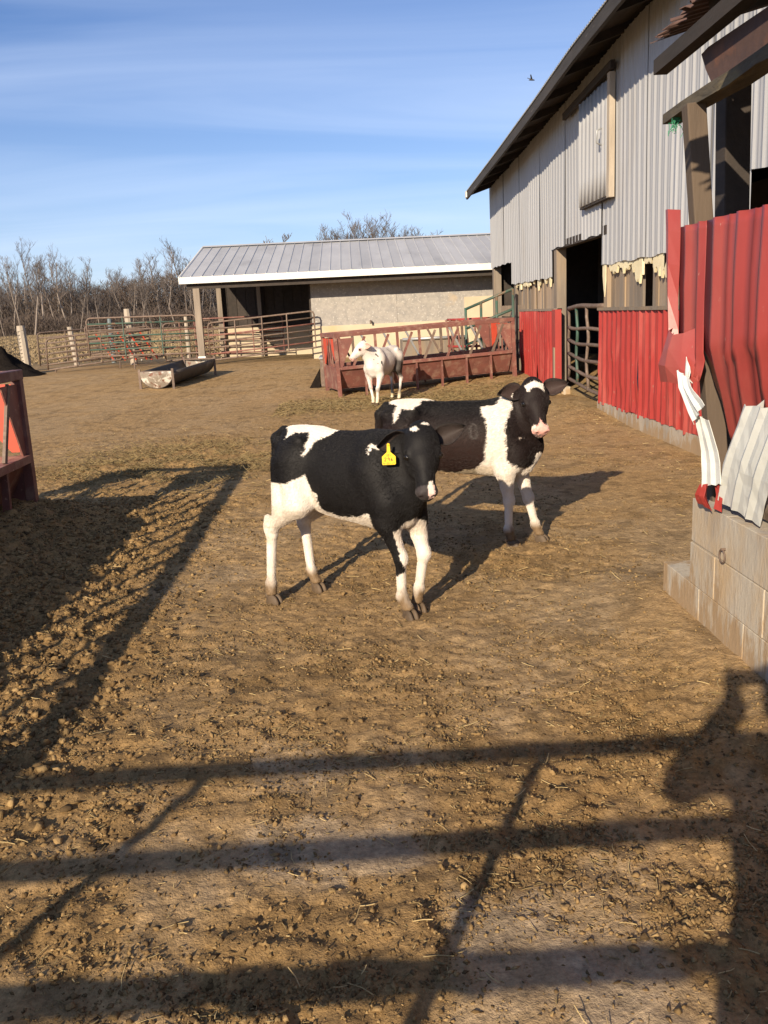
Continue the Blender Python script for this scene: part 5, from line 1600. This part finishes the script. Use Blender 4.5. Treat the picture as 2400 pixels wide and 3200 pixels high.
# --- second calf, behind it, head turned to the camera
c2_rump = [(-.66, 1.08), (-.44, 1.06), (-.345, 1.05), (-.305, .988), (-.323, .954), (-.428, .948), (-.434, .885), (-.462, .845), (-.478, .91), (-.471, .956), (-.513, .972), (-.56, .985)]
c2_line = [(-.33, 1.05), (-.16, 1.05), (-.16, .988), (-.33, .990)]
c2_band = [(.113, .946), (.16, .960), (.202, .960), (.233, .966), (.245, 1.1), (.325, 1.1), (.33, .954), (.33, .895), (.302, .879), (.301, .817), (.314, .752), (.305, .616), (.319, .589), (.345, .592), (.408, .555), (.414, .542), (.458, .571), (.484, .643), (.55, .643), (.55, .35), (.07, .35), (.085, .53), (.145, .615), (.167, .702), (.177, .785), (.164, .881), (.129, .896)]
def coat2(V, N, T):
    a, b = wob(V, .016, 400)
    x, y, z = V[:, 0] + a, V[:, 1], V[:, 2] + b
    w = in_poly(x, z, c2_rump) | in_poly(x, z, c2_line) | in_poly(x, z, c2_band)
    w |= (x > .12) & (z < .50)
    w |= (x < -.1) & (z < .42)
    belly = (z < .525 + .02 * np.sin(x * 14)) & (x < .12) & (x > -.38) & (z > .42)
    t, sd, nn = T[:, 0], T[:, 1], T[:, 2]
    head_ = (t > -.06) & (np.abs(sd) < .12) & (nn > -.17) & (t < .42) & (z > .74) & (x > .3)
    w &= ~head_
    star = [(-.055, -.01), (-.045, .035), (.0, .05), (.045, .035), (.055, -.008), (.05, .04), (.06, .09), (.02, .075), (.0, .058)]
    aw = (np.abs(sd) < .062 - .12 * np.clip(t - .04, 0, 1)) & (t > .012 + .02 * np.abs(sd) / .06) & (t < .066 + .75 * np.maximum(np.abs(sd + a) - .012, 0)) & (nn > -.055)
    w |= head_ & aw
    base = BLACK[None] * (1 - sstep(.98, .7, V[:, 2])[:, None]) + BROWNBLK[None] * sstep(.98, .7, V[:, 2])[:, None]
    base = np.where((x > .30)[:, None], BLACK * .6 + BROWNBLK * .4, base)
    C = np.where(w[:, None], WHITE, base)
    C = np.where((belly & ~w)[:, None], CREAM * .62, C)
    st = ((V[:, 2] < .56) & (V[:, 2] > .46) & (x < .2) & w)[:, None] * .5
    C = C * (1 - st) + CREAM * st
    scar = (np.abs(((x - .082) ** 2 / .0006 + (z - .80) ** 2 / .0022) - 1) < .35) & (y < 0)
    C = np.where(scar[:, None], np.array([.075, .065, .06]), C)
    C = np.where(w[:, None], leg_dirt(C, V, 405), C); low = (~w & (V[:, 2] < .14))[:, None]; C = np.where(low, leg_dirt(C, V, 406), C)
    mz = (t > .325 - .035 * np.clip(1 - np.abs(sd) / .022, 0, 1)) & head_ & (nn > -.080)
    C = np.where(mz[:, None], PINK, C)
    rim = (t > .312) & (t < .335) & head_ & (np.abs(sd) > .036) & (nn > -.085)
    C = np.where(rim[:, None], np.array([.76, .64, .55]), C)
    spk = mz & (fbm(V[:, 0] * 3 + V[:, 1] * 3, V[:, 2] * 3, .02, 2, 409) > .60) & (nn < -.045)
    C = np.where(spk[:, None], np.array([.22, .16, .15]), C)
    chin = (t > .325) & head_ & (nn < -.088); C = np.where(chin[:, None], np.array([.50, .42, .36]), C)
    nos = (t > .35) & (((np.abs(np.abs(sd) - .029)) ** 2 / .00012 + (nn + .034) ** 2 / .00012) < 1) & head_
    C = np.where(nos[:, None], np.array([.16, .05, .045]), C)
    return C
J2 = dict(xr=-.60,
          RH=((-.34, -.13, .60), (-.57, -.12, .45), (-.55, -.11, .12), (-.52, -.11, 0)), LH=((-.28, .13, .60), (-.47, .13, .45), (-.44, .12, .12), (-.41, .12, 0)),
          RF=((.28, -.125, .53), (.295, -.10, .32), (.29, -.095, .12), (.315, -.095, 0), -.3), LF=((.33, .12, .53), (.395, .09, .30), (.445, .08, .12), (.480, .08, 0), -.3),
          poll=(.46, -.06, 1.115), h=(.24, -.52, -.82), tilt=.04,
          tail=[(-.57, 0, .955, .03), (-.625, 0, .90, .028), (-.64, 0, .75, .022), (-.635, 0, .6, .020), (-.63, 0, .48, .026), (-.63, 0, .40, .01)])
EAR2 = [((.045, -.080, -.045), (.02, -1, -.02), (.15, .15, .95), .155, .104), ((.045, .080, -.045), (-.22, 1, -.02), (.15, -.15, .95), .165, .102)]
build_calf('holstein_calf', 'black calf with a broad white shoulder band and pink nose', (.743, 5.999), (.94, -.34), J2, coat2, .0082, 80000, .019, 2, ears=EAR2, earcol=((.060, .040, .036), (.014, .012, .012)))

# --- white calf at the feeder
def coat3(V, N, T):
    x, y, z = V[:, 0], V[:, 1], V[:, 2]
    C = np.tile(np.array([.70, .645, .59]), (len(V), 1))
    n_ = fbm(x * 1.3 + y, z + y * .4, .12, 4, 500)
    d = np.clip(np.exp(-((x + .29) / .20) ** 2 - ((z - .62) / .19) ** 2) * 2.4 - .55 + (n_ - .5) * 1.6, 0, 1)[:, None] * .92
    C = C * (1 - d) + np.array([.05, .043, .04]) * d
    d = np.clip((sstep(.52, .30, z) * sstep(.02, .2, z) * 1.0 + (n_ - .62) * 3), 0, 1)[:, None] * (x < 0)[:, None] * .8
    C = C * (1 - d) + np.array([.09, .07, .055]) * d
    kn = np.clip(np.exp(-((z - .29) / .07) ** 2) * 1.5 - .7 + (n_ - .5) * 2.2, 0, 1)[:, None] * (x > .15)[:, None] * .85
    C = C * (1 - kn) + np.array([.12, .09, .06]) * kn
    for (sx, sz, ra, rb) in ((.36, .74, .016, .032), (.345, .70, .009, .02), (.40, .88, .013, .02), (.385, .855, .008, .018), (.22, .93, .02, .009), (.46, .80, .006, .01), (.42, .73, .01, .008)):
        sp = ((x - sx) / ra) ** 2 + ((z - sz) / rb) ** 2 < 1
        C[sp & (y > 0)] = (.03, .028, .028)
    yl = sstep(.26, .06, z)[:, None] * .55; C = C * (1 - yl) + np.array([.62, .50, .24]) * yl
    t, sd, nn = T[:, 0], T[:, 1], T[:, 2]
    mz = (t > .32) & (t < .42) & (np.abs(sd) < .09); C[mz] = (.78, .50, .45)
    nos = (t > .345) & (((np.abs(np.abs(sd) - .029)) ** 2 / .00014 + (nn + .034) ** 2 / .00014) < 1); C[nos] = (.12, .05, .05)
    eyr = ((t - .148) ** 2 + (np.abs(sd) - .075) ** 2 + (nn + .027) ** 2 < .0012); C[eyr] = (.62, .36, .32)
    return C
J3 = dict(xr=-.58,
          RH=((-.32, -.13, .60), (-.55, -.12, .45), (-.53, -.11, .12), (-.50, -.11, 0)), LH=((-.28, .13, .60), (-.42, .13, .42), (-.36, .12, .12), (-.33, .12, 0)),
          RF=((.30, -.125, .53), (.30, -.10, .30), (.36, -.03, .12), (.39, -.02, 0)), LF=((.33, .12, .53), (.40, .09, .28), (.41, .085, .12), (.44, .085, 0)),
          poll=(.55, -.09, 1.11), h=(.56, -.40, -.66), tilt=-.06,
          tail=[(-.55, 0, .955, .03), (-.60, 0, .90, .028), (-.62, 0, .75, .022), (-.615, 0, .6, .022), (-.61, 0, .48, .028), (-.61, 0, .40, .01)])
EAR3 = [((.045, -.080, -.045), (-.05, -1, -.3), (.2, -.3, .9), .14, .09), ((.045, .080, -.045), (-.35, 1, -.35), (.35, .5, .7), .14, .10)]
build_calf('white_calf', 'muddy white calf standing by the long red feeder', (.5, 15.95), (-.5, -.866), J3, coat3, .011, 26000, .014, 3, ears=EAR3, earcol=((.62, .34, .28), (.78, .68, .60)))

# ------------------------------------------------------------------ photographer (out of the picture; throws the shadow at lower right)
pr = empty('person', (0, -.36, 0), 0, 'photographer in a dark jacket holding a phone up with both hands', 'person')
s = SDF((-.55, -.40, .03), (.55, .42, 1.85), .013)
for sx in (-1, 1):
    s.rc((sx * .10, 0, .92), (sx * .11, .02, .50), .095, .065, .03)
    s.rc((sx * .11, .02, .50), (sx * .12, 0, .10), .062, .045, .02)
    s.rc((sx * .12, -.05, .06), (sx * .13, .12, .05), .05, .042, .03)
    s.rc((sx * .185, -.01, 1.40), (sx * .315, .14, 1.30), .062, .052, .03)
    s.rc((sx * .30, .14, 1.31), (sx * .085, .285, 1.47), .066, .052, .02)
s.el((0, 0, 1.0), (.175, .125, .16), k=.05)
s.el((0, 0, 1.24), (.19, .125, .25), k=.06)
s.rc((-.15, 0, 1.40), (.15, 0, 1.40), .075, .075, .05)
s.rc((0, .01, 1.44), (0, .02, 1.55), .055, .052, .03)
s.el((0, .035, 1.645), (.075, .095, .115), k=.03)
s.el((0, .01, 1.68), (.085, .105, .10), k=.02)
s.el((0, .125, 1.635), (.014, .022, .022), k=.012)
s.el((0, .10, 1.56), (.045, .035, .03), k=.02)
for sx in (-1, 1):
    s.el((sx * .078, .02, 1.635), (.012, .022, .032), k=.01)
    s.el((sx * .03, .128, 1.655), (.014, .014, .010), k=.008, cut=True)
V, F = s.mesh(2)
z = V[:, 2]; C = np.tile(np.array([.03, .035, .05]), (len(V), 1)); C[z < .96] = (.05, .07, .12); C[z < .13] = (.06, .045, .03)
C[(z > 1.50) & (np.abs(V[:, 0]) < .12)] = (.5, .32, .24); C[(z > 1.66) & (V[:, 1] < .09) & (np.abs(V[:, 0]) < .12) | ((z > 1.72) & (np.abs(V[:, 0]) < .12))] = (.05, .03, .02)
C[(z > 1.575) & (z < 1.59) & (V[:, 1] > .115) & (np.abs(V[:, 0]) < .025)] = (.35, .14, .12)
mesh_obj('body', V, F, 'cloth', pr, True, True, C)
for sx in (-1, 1):
    q = SDF((-.16, .22, 1.40), (.16, .42, 1.70), .006)
    q.rc((sx * .085, .285, 1.47), (sx * .085, .31, 1.53), .028, .034, .02)
    q.el((sx * .088, .315, 1.555), (.018, .03, .045), k=.02)
    for i, (zz, ln) in enumerate(((1.60, .060), (1.578, .070), (1.556, .066), (1.536, .052))):
        a = (sx * .094, .335, zz); b = (sx * .088, .372, zz + .006); c_ = (sx * (.086 - ln * .45), .380, zz + .008)
        q.rc(a, b, .0092, .0088, .006); q.rc(b, c_, .0088, .0075, .005)
    q.rc((sx * .085, .30, 1.54), (sx * .062, .318, 1.575), .012, .010, .008); q.rc((sx * .062, .318, 1.575), (sx * .040, .328, 1.59), .010, .008, .005)
    v_, f_ = q.mesh(1)
    v_ = v_ + np.array([0, -.012, 0], np.float32)
    mesh_obj('hand', v_, f_, 'cloth', pr, True, True, np.tile(np.array([.5, .32, .24]), (len(v_), 1)))
MBp = MB().box((-.069, -.0185, 1.53), (.069, -.011, 1.605)).build('phone', 'phone_black', bevel=.003)
tag(MBp, 'black smartphone held up by the photographer behind the gate', 'phone')
